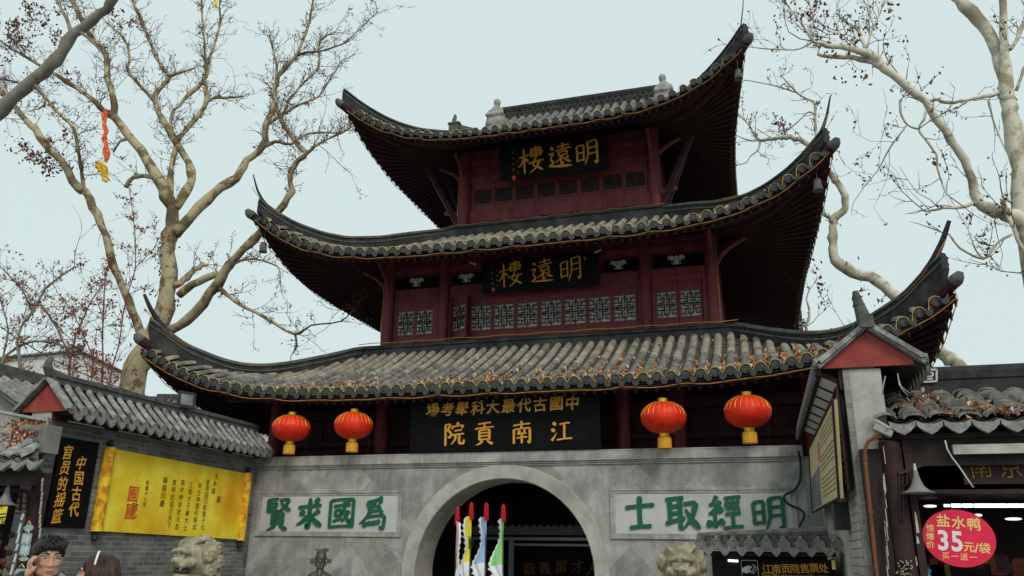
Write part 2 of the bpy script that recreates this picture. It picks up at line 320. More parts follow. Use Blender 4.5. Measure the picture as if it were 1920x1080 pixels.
STROKES={
'士':'h 8,66 92,72;v 50,98 49,52 50,12;h 20,10 82,13',
'江':'d 14,88 28,76;d 8,62 22,50;t 8,14 16,24 30,44;h 42,78 86,82;v 63,80 62,18;h 30,15 96,18',
'南':'h 12,80 88,84;v 50,98 49,66;v 16,64 15,4;h 16,63 86,66;k 86,66 85,8 76,14;d 35,58 43,48;p 66,60 57,47;h 31,43 71,45;h 28,27 74,29;v 51,46 50,4',
'貢':'h 22,90 80,94;v 51,92 50,74;h 8,71 92,75;v 28,64 27,22;h 28,63 74,65;v 73,65 73,22;h 30,51 71,52;h 30,38 71,39;h 28,24 73,25;p 42,22 30,9 12,2;n 60,22 72,12 88,3',
'院':'v 12,92 12,2;h 12,91 36,94;k 36,93 23,70 22,67;k 23,70 38,54 33,38 22,42;d 66,99 73,90;v 46,86 43,72;h 46,82 94,85;p 94,85 87,70;h 54,63 87,65;h 42,46 97,49;p 60,47 55,26 38,6;k 76,47 75,16 82,9 95,10 97,26',
'明':'v 11,80 12,20;h 11,79 38,82;v 38,82 37,20;h 13,51 36,53;h 12,23 37,25;p 54,90 54,42 40,2;h 54,88 89,91;k 89,91 88,8 77,14;h 55,64 87,66;h 54,41 87,43',
'取':'h 4,88 56,92;v 16,89 16,28;v 45,91 45,4;h 18,68 43,69;h 18,49 43,50;h 3,22 58,36;h 56,74 90,78;p 90,78 78,38 50,4;n 60,62 76,32 99,6',
'求':'h 8,69 92,74;k 50,98 50,10 38,18;d 70,95 82,84;d 18,58 30,46;p 44,42 28,26 5,14;p 86,60 74,50 60,43;n 54,47 70,27 97,8',
'國':'v 9,92 9,4;h 9,91 91,94;v 91,94 91,4;h 11,8 89,10;h 21,73 80,76;v 28,61 28,42;h 28,60 48,61;v 48,61 48,42;h 28,42 48,43;h 20,25 53,33;k 58,86 62,48 80,20 84,34;p 76,58 66,40 52,22;d 67,88 75,80',
'賢':'v 11,95 11,56;h 11,94 48,96;h 13,82 41,83;v 41,84 41,70;h 13,69 43,70;h 11,56 50,58;h 54,92 88,94;p 88,94 76,72 52,56;n 58,87 72,72 95,57;v 30,50 30,14;h 30,49 71,51;v 70,51 70,14;h 32,39 69,40;h 32,28 69,29;h 30,17 70,18;p 42,14 32,5 13,-3;n 58,14 70,6 88,-3',
'為':'p 80,98 60,91 26,87;d 28,84 36,73;d 48,86 54,76;p 78,90 67,77;h 28,69 72,72;v 72,72 67,58;p 42,72 30,42 2,18;h 38,55 80,58;v 80,58 75,42;h 30,39 90,42;k 90,42 86,4 72,10;d 24,25 18,8;d 37,27 40,12;d 51,27 57,13;d 64,29 72,17',
'經':'p 30,98 20,80 8,74;h 8,73 26,74;p 40,84 24,62 6,50;h 6,49 38,56;d 33,67 44,52;v 23,52 23,30;d 9,32 3,12;d 23,31 23,11;d 36,35 46,18;h 50,90 96,93;k 62,85 55,71 64,56;k 76,85 69,71 78,56;k 90,85 83,71 92,56;h 51,46 94,49;v 72,49 72,13;h 44,9 99,13',
'遠':'d 16,90 28,78;h 8,62 27,65;p 27,65 14,42;k 15,44 25,28 10,16;n 6,18 34,12 98,4;h 42,85 90,88;v 65,99 65,73;h 36,71 96,75;v 48,64 48,50;h 48,63 81,65;v 81,65 80,50;h 48,50 80,51;p 62,50 50,36 32,25;k 58,42 57,16 67,24;p 86,43 75,35;n 62,46 76,30 95,19',
'樓':'h 2,65 40,70;v 22,98 22,0;p 22,64 14,44 0,28;d 26,57 38,45;h 48,88 93,90;v 70,99 70,52;v 50,81 50,61;h 50,80 91,82;v 90,82 90,61;h 42,70 98,73;h 50,61 90,62;p 67,51 54,24;n 54,26 74,16 95,0;p 83,42 70,16 42,-3;h 38,35 99,39',
}
def brush(mb,ch,c,U,V,size,depth=.02,w=8.5,lean=.03,hw=.8):
    U,V,c=Vector(U).normalized(),Vector(V).normalized(),Vector(c)
    for i,st in enumerate(STROKES[ch].split(';')):
        ty,*pp=st.split(' '); P=[Vector([float(a) for a in q.split(',')]) for q in pp]
        if len(P)>2 or ty in 'pn':
            Q=[]
            for k in range(len(P)-1):
                a=P[max(k-1,0)]; b=P[k]; d=P[k+1]; e=P[min(k+2,len(P)-1)]
                for s in range(5):
                    t=s/5; Q.append(.5*((2*b)+(d-a)*t+(2*a-5*b+4*d-e)*t*t+(3*b-a-3*d+e)*t**3))
            Q.append(P[-1]); P=Q
        else:
            if ty=='h': P=[P[0].lerp(P[1],t)+Vector((0,1.5*math.sin(PI*t))) for t in (0,.08,.2,.5,.8,.92,1)]
            else: P=[P[0].lerp(P[1],t) for t in (0,.1,.25,.5,.75,.9,1)]
        n=len(P); L=[];Rr=[]
        for k,p in enumerate(P):
            t=k/(n-1); d=(P[min(k+1,n-1)]-P[max(k-1,0)]).normalized(); nn=Vector((-d.y,d.x))
            f={'h':lambda t:hw*(.78+.35*abs(2*t-1)**2),'v':lambda t:.95+.25*abs(2*t-1)**2-.15*t,'d':lambda t:.45+1.0*math.sin(PI*min(1,.15+t*.75)),'p':lambda t:1.15*(1-t)**.7+.12,'n':lambda t:.4+1.15*t*(1-max(0,t-.72)/.28*.95) if t>0 else .35,'t':lambda t:1.15*(1-t)+.15,'k':lambda t:1.0-.75*max(0,(t-.78)/.22)}[ty](t)
            e=.55 if (k==0 or (k==n-1 and ty in 'hvd')) else 1
            q=p-Vector((50,48)); q=Vector((q.x,q.y+lean*q.x))
            L.append(q+nn*f*w*.5*e); Rr.append(q-nn*f*w*.5*e)
        h=depth+(i%9)*.0009
        poly=L+Rr[::-1]; s=size/100; b0=len(mb.v); N=U.cross(V)
        for hh in(h,0):
            for A in(L,Rr):
                for q in A: mb.v.append(c+U*q.x*s+V*q.y*s+N*hh)
        A0,B0,A1,B1=b0,b0+n,b0+2*n,b0+3*n
        def fc(*ix): mb.f.append(tuple(ix)); mb.mi.append(mb.cur)
        for k in range(n-1):
            fc(A0+k,A0+k+1,B0+k+1,B0+k); fc(A0+k,A1+k,A1+k+1,A0+k+1); fc(B0+k,B0+k+1,B1+k+1,B1+k)
        fc(A0,B0,B1,A1); fc(A0+n-1,A1+n-1,B1+n-1,B0+n-1)
# ------------------------------------------------------------------ setting
g=MB(); g.quad((-300,-200,0),(300,-200,0),(300,400,0),(-300,400,0)); tag(g.build('ground',M['ground']),kind='structure')
# ------------------------------------------------------------------ three-tier gate tower, square plan about (0,CY)
CY=7.6
def SD(s,x,h,z):      # s: 0 front 1 right 2 back 3 left; x along the side, h outwards
    return Vector(((x,CY-h,z),(h,CY+x,z),(-x,CY+h,z),(-h,CY-x,z))[s])
tower=thing('gate_tower','three tier dark red timber tower with upturned grey roofs behind the stone gate wall','tower',(0,CY,0))
TIER=[dict(We=8.3,Wc=8.82,Wt=4.95,ze=4.98,zt=6.62,L=1.5,p=5,hip=[(4.95,6.90),(5.73,6.50),(6.3,6.24),(6.72,6.10),(7.1,6.06),(7.45,6.12),(8.08,6.38),(8.35,6.62),(8.6,6.90),(8.76,7.16),(8.90,7.48)],body=4.45,beam=(8.80,6.28)),
      dict(We=6.75,Wc=7.27,Wt=3.35,ze=8.87,zt=10.52,L=1.6,p=5,hip=[(3.2,10.90),(4.2,10.46),(4.72,10.20),(5.41,9.98),(5.9,9.98),(6.4,10.10),(6.75,10.27),(7.0,10.46),(7.16,10.66),(7.26,10.88),(7.36,11.25)],body=2.9,beam=(7.26,10.02)),
      dict(We=5.2,Wc=5.72,Wt=2.6,ze=12.91,zt=14.3,L=1.55,p=4,hip=[(2.65,14.55),(3.3,14.16),(3.97,13.98),(4.4,13.98),(4.75,14.05),(5.07,14.18),(5.35,14.33),(5.55,14.47),(5.68,14.58),(5.74,14.64)],body=2.6,beam=(5.76,14.03))]
def ext(T,x): return T['We']+(T['Wc']-T['We'])*(abs(x)/T['Wc'])**3
def rz(T,x,h):
    t=(T['We']-h)/(T['We']-T['Wt']); tp=max(t,0)
    b=T['ze']+(T['zt']-T['ze'])*(.82*t+.18*tp*tp)
    return b+T['L']*(min(abs(x),T['Wc'])/T['Wc'])**T['p']*max(0,1-(tp/.65)**1.5)
for T_,p_ in zip(TIER,(.282,.30,.29)): T_['pt']=p_
def tile_roof(T,ti):
    mb=MB(); rr=random.Random(ti)
    nrow=int((T['Wc']-.12)/T['pt'])
    caps=MB()
    for s in range(4):
        for i in range(-nrow,nrow+1):
            x=i*T['pt']
            h0=ext(T,x); h1=max(T['Wt'],abs(x)+.10)
            if h0-h1<.12: continue
            L=h0-h1; n=max(1,round(L/.31)); dry=rr.uniform(.35,.62)
            N=7 if s!=2 else 4
            jx=rr.uniform(-.012,.012)
            mb.cur=0
            for k in range(n):
                a=h0-L*k/n; b=h0-L*(k+1)/n-.02
                ra,rb=.090,.0855
                mb.cur=3 if (k+.5)/n>dry and rr.random()<.9 else 0
                ring=[]
                oz=rr.uniform(-.006,.006); ox=rr.gauss(0,.004)+jx
                for hh,rad in((a,ra),(b,rb)):
                    zz=rz(T,x,hh)-.035+oz
                    ring.append([mb.P(SD(s,x+ox+rad*math.cos(PI*q/(N-1)),hh,zz+rad*math.sin(PI*q/(N-1)))) for q in range(N)])
                for q in range(N-1): mb.face((ring[0][q],ring[0][q+1],ring[1][q+1],ring[1][q]))
                mb.face(ring[0][::-1])
            # round end cap
            mb.cur=2
            zc=rz(T,x,h0)-.035
            rin=[[mb.P(SD(s,x+jx+r*math.cos(2*PI*q/14),h0+d,zc+.012+r*math.sin(2*PI*q/14))) for q in range(14)] for r,d in((.092,-.03),(.098,.012),(.080,.018),(.072,.006),(.03,.010))]
            for a in range(4):
                for q in range(14): mb.face((rin[a][q],rin[a][(q+1)%14],rin[a+1][(q+1)%14],rin[a+1][q]))
            mb.face(rin[4])
        for i in range(-nrow-1,nrow+1):          # concave pan tiles between the barrels
            xa,xb=i*T['pt']+.075,(i+1)*T['pt']-.075; xm=(xa+xb)/2
            if abs(xm)>T['Wc']-.1: continue
            h0=ext(T,xm)+.03; h1=max(T['Wt'],abs(xm)+.06)
            if h0-h1<.1: continue
            L=h0-h1; n=max(1,round(L/(.13 if s==0 else .26))); mb.cur=1
            for k in range(n):
                a=h0-L*k/n; b=h0-L*(k+1)/n
                za,zb=rz(T,xm,a)-.10+.018,rz(T,xm,b)-.10
                sl=(rz(T,xb,a)-rz(T,xa,a))/(xb-xa)
                r0=[mb.P(SD(s,xx,a,za+dz+sl*(xx-xm))) for xx,dz in((xa,.05),(xm-.04,.004),(xm+.04,.004),(xb,.05))]
                r1=[mb.P(SD(s,xx,b,zb+dz+sl*(xx-xm))) for xx,dz in((xa,.05),(xm-.04,.004),(xm+.04,.004),(xb,.05))]
                for q in range(3): mb.face((r0[q],r0[q+1],r1[q+1],r1[q]))
                r2=[mb.P(SD(s,xx,a,za+dz-.03+sl*(xx-xm))) for xx,dz in((xa,.05),(xm-.04,.004),(xm+.04,.004),(xb,.05))]
                for q in range(3): mb.face((r2[q],r2[q+1],r0[q+1],r0[q]))
            mb.cur=2                              # pointed drip tile
            za=rz(T,xm,h0)-.10
            prof=[(xa-.02,.06),(xm-.06,.012),(xm,0),(xm+.06,.012),(xb+.02,.06),(xb-.0,-.045),(xm+.035,-.085),(xm,-.098),(xm-.035,-.085),(xa+.0,-.045)]
            f0=[mb.P(SD(s,xx,h0+.012-(.05 if dz<0 else 0)*0,za+dz+.012)) for xx,dz in prof]; f1=[mb.P(SD(s,xx,h0-.012,za+dz+.012)) for xx,dz in prof]
            mb.face(f0); mb.face(f1[::-1])
            for q in range(10): mb.face((f0[q],f1[q],f1[(q+1)%10],f0[(q+1)%10]))
        # under-sheet so that no light leaks through
        mb.cur=1; G=[]
        for v in range(7):
            row=[]
            for u in range(-24,25):
                U=u/24; hb=T['Wt']+(ext(T,U*T['Wc'])-.02-T['Wt'])*v/6
                x=U*hb; row.append(SD(s,x,hb,rz(T,x,hb)-.16))
            G.append(row)
        mb.grid(G)
    return mb
def hip_curve(T,h):
    P=T['hip']
    for (a,za),(b,zb) in zip(P,P[1:]):
        if h<=b: return za+(zb-za)*(h-a)/(b-a)
    return P[-1][1]
DG=[(-1,-1),(1,-1),(1,1),(-1,1)]
def hip_ridge(T,ti,q):
    sx,sy=DG[q]; mb=MB(); D=Vector((sx,sy,0)).normalized(); S=Vector((-sy,sx,0)).normalized()
    P=T['hip']; N=26; hc=T['Wc']-.12; hend=hc+.02 if ti<2 else P[-1][0]; hs=[P[0][0]+(hend-P[0][0])*i/N for i in range(N+1)]
    rows=[]
    zt=[]
    for h in hs:                                      # smooth the surveyed profile a little
        zt.append((hip_curve(T,h-.12 if h-.12>P[0][0] else h)+2*hip_curve(T,h)+hip_curve(T,min(h+.12,P[-1][0])))/4)
    for h,z in zip(hs,zt):
        w=.10
        zb=min(rz(T,h,h)-.12,z-.06) if h<hc else max(rz(T,hc,hc)-.12,z-.5)
        if ti<2 and h>hc-.30: z=min(z,hip_curve(T,hc-.30)+(h-hc+.30)*.75)
        c=Vector((sx*h,CY+sy*h,0))
        zm=max(zb+.01,z-.20); prof=[(-w,zb),(-w,zm-.02),(-w-.022,zm-.015),(-w-.022,zm+.015),(-w,zm+.02),(-w,z-.10),(-w-.03,z-.09),(-w-.03,z-.055),(-w*.75,z-.05),(-w*.6,z),(w*.6,z),(w*.75,z-.05),(w+.03,z-.055),(w+.03,z-.09),(w,z-.10),(w,zm+.02),(w+.022,zm+.015),(w+.022,zm-.015),(w,zm-.02),(w,zb)]
        rows.append([c+S*a+Vector((0,0,b)) for a,b in prof])
    mb.grid([r+[r[0]] for r in rows])
    for fi in range(len(mb.mi)):
        if 6<=fi%20<=12 or fi%20 in(1,2,3,15,16,17): mb.mi[fi]=1
    mb.face([mb.P(p) for p in rows[-1]]); mb.face([mb.P(p) for p in rows[0]][::-1])
    if ti<2:
        sp=[];rs=[]
        for j in range(13):
            t=j/12; h=hc-.45+(P[-1][0]-hc+.45)*t; z=hip_curve(T,h); sp.append(Vector((sx*(h-.03),CY+sy*(h-.03),z-.15*(1-t)))); rs.append(.062*(1-t)**.8+(.036 if ti==0 else .016))
        mb.tube(sp,rs,8)
    return mb
def corner_beam(T,ti,q):
    sx,sy=DG[q]; mb=MB(); hb,zb=T['beam']; h0=T['body']
    pts=[];rs=[]
    for i in range(13):
        t=i/12; h=h0+(hb-h0)*t
        hh=min(h,T['Wc']-.05)
        z=rz(T,hh,hh)-.34-.08*(1-t)+ (zb+.05-(rz(T,T['Wc']-.05,T['Wc']-.05)-.34))*max(0,(t-.72)/.28)**1.6
        pts.append(Vector((sx*h,CY+sy*h,z))); rs.append(.15-.03*t)
    mb.tube(pts,rs,8); mb.cur=1
    d=(pts[-1]-pts[-2]).normalized(); e=pts[-1]
    mb.tube([e-d*.02,e+d*.06,e+d*.12+Vector((0,0,.02)),e+d*.17+Vector((0,0,.06))],[.125,.125,.10,.05],10)
    return mb
def soffit(T,ti):
    mb=MB(); hb=T['body']-.05
    for s in range(4):
        G=[]
        for v in range(9):
            row=[]
            for u in range(-24,25):
                U=u/24; he=ext(T,U*T['Wc'])-.06; h=hb+(he-hb)*v/8
                x=U*(hb+(T['Wc']-.04-hb)*v/8); he2=h
                row.append(SD(s,x,h,rz(T,x,max(h,abs(x)))-.27))
            G.append(row)
        mb.grid(G)
    return mb
def rafters(T,ti):
    mb=MB(); hb=T['body']
    for s in (0,1,3):
        n=int(T['Wc']/.21)
        for i in range(-n,n+1):
            xe=i*.21
            if abs(xe)>T['Wc']-.15: continue
            k=max(0,abs(xe)-hb*.72)/(T['Wc']-hb*.72); sg=1 if xe>0 else -1
            xb=xe if k==0 else sg*(hb*.72+(hb*.26)*k)
            he=ext(T,xe)-.10; pts=[]
            for j in range(6):
                t=j/5; x=xb+(xe-xb)*t; h=hb+(he-hb)*t; pts.append(SD(s,x,h,rz(T,x,max(h,abs(x)))-.315))
            mb.tube(pts,[.05]*5+[.042],6)
    return mb
def fascia(T):
    mb=MB()
    for s in range(4):
        pr=[]
        for u in range(-40,41):
            x=u/40*(T['Wc']-.03); h=ext(T,x)-.05; z=rz(T,x,h)
            pr.append([SD(s,x,h,z-.14),SD(s,x,h,z-.265),SD(s,x*.995,h-.05,z-.265),SD(s,x*.995,h-.05,z-.14)])
        mb.grid([r+[r[0]] for r in pr])
    return mb
for ti,T in enumerate(TIER):
    rf=tile_roof(T,ti).build('tile_roof',[M['tile'],M['pan'],M['cap'],M['tiledry']],tower,smooth=40)
    for q in range(4): hip_ridge(T,ti,q).build('hip_ridge',[M['ridge'],M['ridgetop']],rf,smooth=35)
    # box ridge hugging the next storey
    if ti<2:
        mb=MB(); w=T['Wt']+.02; z=T['hip'][0][1]; zb=rz(T,0,T['Wt'])-.12; ins=T['Wt']-.32
        for s in range(4):
            G=[]
            for x in(-1,1): G.append([SD(s,x*hh,hh,zz) for hh,zz in((w,zb),(w,z-.12),(w+.04,z-.11),(w+.04,z-.06),(w-.02,z-.04),(w-.05,z),(ins,z),(ins,zb))])
            mb.grid(G)
        mb.build('base_ridge',M['ridge'],rf)
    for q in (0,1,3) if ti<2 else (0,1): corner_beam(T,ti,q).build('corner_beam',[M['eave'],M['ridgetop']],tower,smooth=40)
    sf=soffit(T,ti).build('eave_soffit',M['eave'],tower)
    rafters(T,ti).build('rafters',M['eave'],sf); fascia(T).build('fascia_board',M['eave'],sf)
# upper gable roof and openwork ridge of the top tier
mb=MB(); T=TIER[2]
for s in(-1,1):
    for i in range(-9,10):
        x=i*.3; pts=[(x,CY+s*(2.75-2.6*t),14.22+1.95*(.8*t+.2*t*t)) for t in(0,.25,.5,.75,1)]
        mb.tube(pts,.1,6)
    mb.grid([[Vector((x,CY+s*(2.8-2.7*t),14.12+1.95*(.8*t+.2*t*t))) for x in(-2.9,2.9)] for t in(0,.25,.5,.75,1)])
    mb.face([mb.P(p) for p in((s*2.85,CY-2.7,14.1),(s*2.85,CY+2.7,14.1),(s*2.85,CY,16.1))])
mb.build('upper_roof',[M['tile']],tower,smooth=40)
mb=MB(); mb.box(-2.62,2.92,CY-.07,CY+.07,15.95,16.62); mb.box(-2.66,2.96,CY-.13,CY+.13,16.62,16.72); mb.box(-2.66,2.96,CY-.12,CY+.12,16.04,16.10); mb.tube([(-2.64,CY,16.74),(2.94,CY,16.74)],.075,8)
rg=mb.build('roof_ridge',M['ridge'],tower)
mb=MB()
for j in range(3):
    for i in range(29):
        x=-2.52+i*.19+(j%2)*.095; z=16.19+j*.165
        if x>2.85: continue
        mb.tube([(x+.095*math.cos(2*PI*k/10),CY-.085,z+.09*math.sin(2*PI*k/10)) for k in range(11)],.013,4,cap=False)
mb.box(-2.60,2.90,CY-.10,CY-.075,16.58,16.615); mb.box(-2.60,-2.56,CY-.10,CY-.075,16.1,16.6); mb.box(2.86,2.90,CY-.10,CY-.075,16.1,16.6)
mb.build('openwork_tiles',M['ridgetop'],rg)
def remesh(mb,name,m,parent=None,vox=.02,sm=3,local=False,extra=None):
    o=mb.build(name,m,parent,local=local)
    md=o.modifiers.new('r','REMESH'); md.mode='VOXEL'; md.voxel_size=vox
    if sm: s=o.modifiers.new('s','SMOOTH'); s.iterations=sm; s.factor=.5
    me=bpy.data.meshes.new_from_object(o.evaluated_get(bpy.context.evaluated_depsgraph_get()))
    o.modifiers.clear(); old=o.data; o.data=me; bpy.data.meshes.remove(old); me.name=name
    if extra: extra(me)
    me.shade_smooth(); return o
def seated_figure(x,y,z,s,f):
    mb=MB()
    mb.lathe([(.40*s,0),(.42*s,.15*s),(.36*s,.42*s),(.27*s,.68*s),(.17*s,.84*s),(.08*s,.92*s)],(x,y,z),18,1,.85); mb.ell((x+f*.03*s,y-.03,z+1.03*s),(.135*s,.145*s,.165*s)); mb.ell((x+f*.05*s,y-.13*s,z+1.0*s),(.05*s,.04*s,.06*s))
    mb.tube([(x-.22*s,y-.06,z+.70*s),(x-.28*s,y-.24*s,z+.45*s),(x,y-.34*s,z+.38*s),(x+.28*s,y-.24*s,z+.45*s),(x+.22*s,y-.06,z+.70*s)],[.07*s,.085*s,.08*s,.085*s,.07*s],8)
    return remesh(mb,'ridge_figure',M['figure'],tower,.025*s+.006,2)
seated_figure(-2.84,CY-.02,16.00,.98,1); seated_figure(3.12,CY-.02,16.0,.98,-1)
# small hip-end finial on the top roof, left
p=at(853,236,5.0); mb=MB(); mb.box(p.x-.17,p.x+.17,p.y-.12,p.y+.12,p.z-.5,p.z+.02); mb.box(p.x-.20,p.x+.20,p.y-.15,p.y+.15,p.z+.02,p.z+.07); mb.tube([p+Vector((-.02,0,.05)),p+Vector((-.03,0,.22)),p+Vector((.0,0,.34)),p+Vector((-.02,0,.42))],[.10,.075,.06,.03],8); mb.bar(p+Vector((.1,0,-.05)),p+Vector((1.0,0,-.42)),.12,.14); mb.build('ridge_finial',M['ridgetop'],tower,smooth=40)
# ---- timber storeys
def column(x,y,z0,z1,r=.165):
    mb=MB(); mb.lathe([(r*1.02,z0),(r,z0+.3),(r*.97,z1)],(x,y,0),16); return mb.build('column',M['red'],tower,smooth=40)
def lattice_window(w,h):          # local frame: x across, z up, front = -y ; origin = sill centre
    f=MB(); t=.045
    f.box(-w/2,-w/2+t,-.03,.03,0,h); f.box(w/2-t,w/2,-.03,.03,0,h)
    for z0,z1 in((0,.05),(.19,.235),(h-.29,h-.245),(h-.05,h)): f.box(-w/2+t,w/2-t,-.028,.028,z0,z1)
    f.box(-w/2+t,w/2-t,-.008,.012,.05,.19); f.box(-w/2+t,w/2-t,-.008,.012,h-.245,h-.05)
    o=f.build('window_leaf',M['redhi'],None,local=True)
    W0,W1,Z0,Z1=-w/2+t,w/2-t,.235,h-.29
    p=MB(); p.box(W0,W1,.010,.016,Z0,Z1); pane=p.build('pane',M['glass'],o)
    l=MB(); b=.019; ww=W1-W0; hh=Z1-Z0
    def bar(u0,v0,u1,v1):
        x0,x1=sorted((W0+u0*ww,W0+u1*ww)); z0,z1=sorted((Z0+v0*hh,Z0+v1*hh))
        l.box(x0-b/2,x1+b/2,-.016,.004+ (0.0011 if u0==u1 else 0),z0-b/2,z1+b/2)
    for u in(.37,.63): bar(u,.12,u,.88)
    for u in(.13,.87): bar(u,.42,u,.58); 
    bar(.5,0,.5,.30); bar(.5,.70,.5,1); bar(.5,.40,.5,.60)
    bar(0,.5,1,.5); bar(.37,.12,.63,.12); bar(.37,.88,.63,.88)
    for u in(0,.63):
        bar(u,.30,u+.37,.30); bar(u,.70,u+.37,.70)
    for v in(.12,.88): bar(.22,v,.22,.30 if v<.5 else .70); bar(.78,v,.78,.30 if v<.5 else .70); bar(0,v,.22,v); bar(.78,v,1,v)
    bar(.22,.40,.22,.60); bar(.78,.40,.78,.60); bar(.22,.40,.37,.40); bar(.22,.60,.37,.60); bar(.63,.40,.78,.40); bar(.63,.60,.78,.60)
    l.build('lattice',M['dark'],o)
    return o
def put_window(src,x,y,z,first,rot=0):
    o=src if first else copy_tree(src)
    o.parent=tower; o.location=(x,y-CY,z); o.rotation_euler=(0,0,rot); return o
# storey two: columns
for x in(-4.45,4.45):
    for y in(CY-4.45,CY+4.45): column(x,y,6.3,9.5)
for x in(-2.78,2.76): column(x,CY-4.45,6.3,9.4,.14)
for s in(-1,1):
    for y in(CY-1.5,CY+1.5): column(s*4.45,y,6.3,9.4,.14)
Yw=CY-4.36
w=MB()
w.box(-4.3,4.3,Yw+.03,Yw+.09,6.4,9.5)                                   # boarding
for x0,x1 in((-4.28,-2.93),(-2.63,2.61),(2.91,4.28)):
    w.box(x0,x1,Yw-.06,Yw+.03,6.80,7.06); w.box(x0,x1,Yw-.05,Yw+.03,8.27,8.40); w.box(x0,x1,Yw-.075,Yw+.03,8.40,8.60)
w.box(-4.3,4.3,Yw-.10,Yw+.03,9.02,9.22)
for s in(-1,1):
    xs=s*4.36; w.box(min(xs,xs-s*.08),max(xs,xs-s*.08),CY-4.3,CY+4.3,6.4,9.5); w.box(min(xs,xs+s*.06),max(xs,xs+s*.06),CY-4.3,CY+4.3,8.3,8.55)
w.box(-4.3,4.3,CY+4.3,CY+4.38,6.4,9.5)
w2=w.build('timber_wall',M['red'],tower)
for x0,x1 in((-4.26,-3.02),(-2.60,-1.66),(1.68,2.58),(2.98,4.26)): w=MB(); w.box(x0,x1,Yw-.012,Yw+.03,8.64,8.98); w.build('frieze_panel',M['black'],w2)
for x0,x1 in((-4.28,-4.22),(-3.08,-2.93),(2.91,2.98),(4.18,4.28),(-2.63,-2.585),(2.56,2.61)): w=MB(); w.box(x0,x1,Yw-.055,Yw+.03,7.06,8.27); w.build('window_post',M['redhi'],w2)
win=lattice_window(.645,1.21); first=True
for i in range(7): put_window(win,-1.715+i*.652,Yw-.005,7.06,first); first=False
put_window(win,-2.28,Yw-.17,7.06,False,R(-33))                           # casement standing open
wn=lattice_window(.57,1.21); first=True
for x in(-3.94,-3.37,3.27,3.86): put_window(wn,x,Yw-.005,7.06,first); first=False
for x in(-3.66,-2.17,2.07,3.57):                                         # silver bat ornaments
    b=MB(); c=Vector((x,Yw-.02,8.81)); U,V=(1,0,0),(0,0,1)
    for s in(-1,1):
        wing=[(0,.05),(.05,.09),(.10,.13),(.17,.13),(.215,.075),(.21,.0),(.17,.045),(.14,.02),(.12,-.035),(.09,.0),(.05,-.06),(0,-.03)]
        b.prism([(s*u,v) for u,v in (wing if s>0 else wing[::-1])],c,U,V,0,.022)
    b.ell(c+Vector((0,-.02,-.03)),(.05,.025,.10),8,6); b.ell(c+Vector((0,-.03,.085)),(.045,.03,.04),8,6)
    for s in(-1,1): b.tube([c+Vector((s*.03,-.01,-.05)),c+Vector((s*.08,-.01,-.10)),c+Vector((s*.13,-.01,-.08))],[.02,.018,.008],6)
    b.build('bat_ornament',M['bat'],tower)
# curved brackets under the corners
for (hb,z0,z1,o1) in((4.45,8.35,9.3,.9),(2.9,12.35,13.1,.75)):
    for sx in(-1,1):
        for k in(0,1):
            mb=MB(); pts=[]
            for j in range(8):
                t=j/7; a=t*PI/2; hx=hb+.10+o1*(1-math.cos(a)); z=z0+(z1-z0)*math.sin(a)**1.3 if False else z0+(z1-z0)*t**.7
                pts.append((sx*hx,CY-hb,z) if k else (sx*hb,CY-hx,z))
            mb.tube(pts,[.06,.065,.065,.065,.06,.06,.06,.05],6); mb.build('bracket',M['red'],tower,smooth=40)
# storey three
for x in(-2.86,2.98):
    for y in(CY-2.92,CY+2.92): column(x,y,10.3,13.45,.17)
Yw=CY-2.84
w=MB(); w.box(-2.72,2.84,Yw+.03,Yw+.1,10.4,13.6); w.box(-2.70,2.82,Yw-.05,Yw+.03,11.14,11.50); w.box(-2.70,2.82,Yw-.06,Yw+.03,12.50,12.66); w.box(-2.70,2.82,Yw-.05,Yw+.03,10.5,10.86); w.box(-2.70,2.82,Yw-.10,Yw+.03,13.0,13.2)
for i in range(6): x=-2.67+i*1.092; w.box(x-.03,x+.03,Yw-.048,Yw+.03,10.86,11.14)
for s in(-1,1):
    xs=s*2.86+.06; w.box(xs-.04,xs+.04,CY-2.8,CY+2.8,10.4,13.6); w.box(xs-.09,xs+.09,CY-2.75,CY+2.75,12.4,12.6)
w.box(-2.7,2.8,CY+2.8,CY+2.88,10.4,13.6); w.build('timber_wall',M['red'],tower)
ws=lattice_window(.655,1.0); [q for q in ws.children if q.name.startswith('pane')][0].data.materials[0]=M['glassd']; [q for q in ws.children if q.name.startswith('lattice')][0].data.materials[0]=M['eave']; first=True
for i in range(8): put_window(ws,-2.27+i*.668,Yw-.005,11.50,first); first=False
for s in(-1,1):                                                             # projecting beam stubs
    mb=MB(); x=2.98 if s>0 else -2.86; mb.bar((x+s*.1,CY-2.92,11.42),(x+s*.62,CY-2.95,11.52),.11,.11); mb.build('beam_stub',M['redhi'],tower)
    mb=MB(); mb.bar((x+s*.15,CY-2.9,11.0),(x+s*1.15,CY-3.3,13.0),.16,.14); mb.bar((x+s*.1,CY-2.2,11.0),(x+s*.9,CY-2.2,13.0),.14,.12); mb.build('strut',M['eave'],tower)
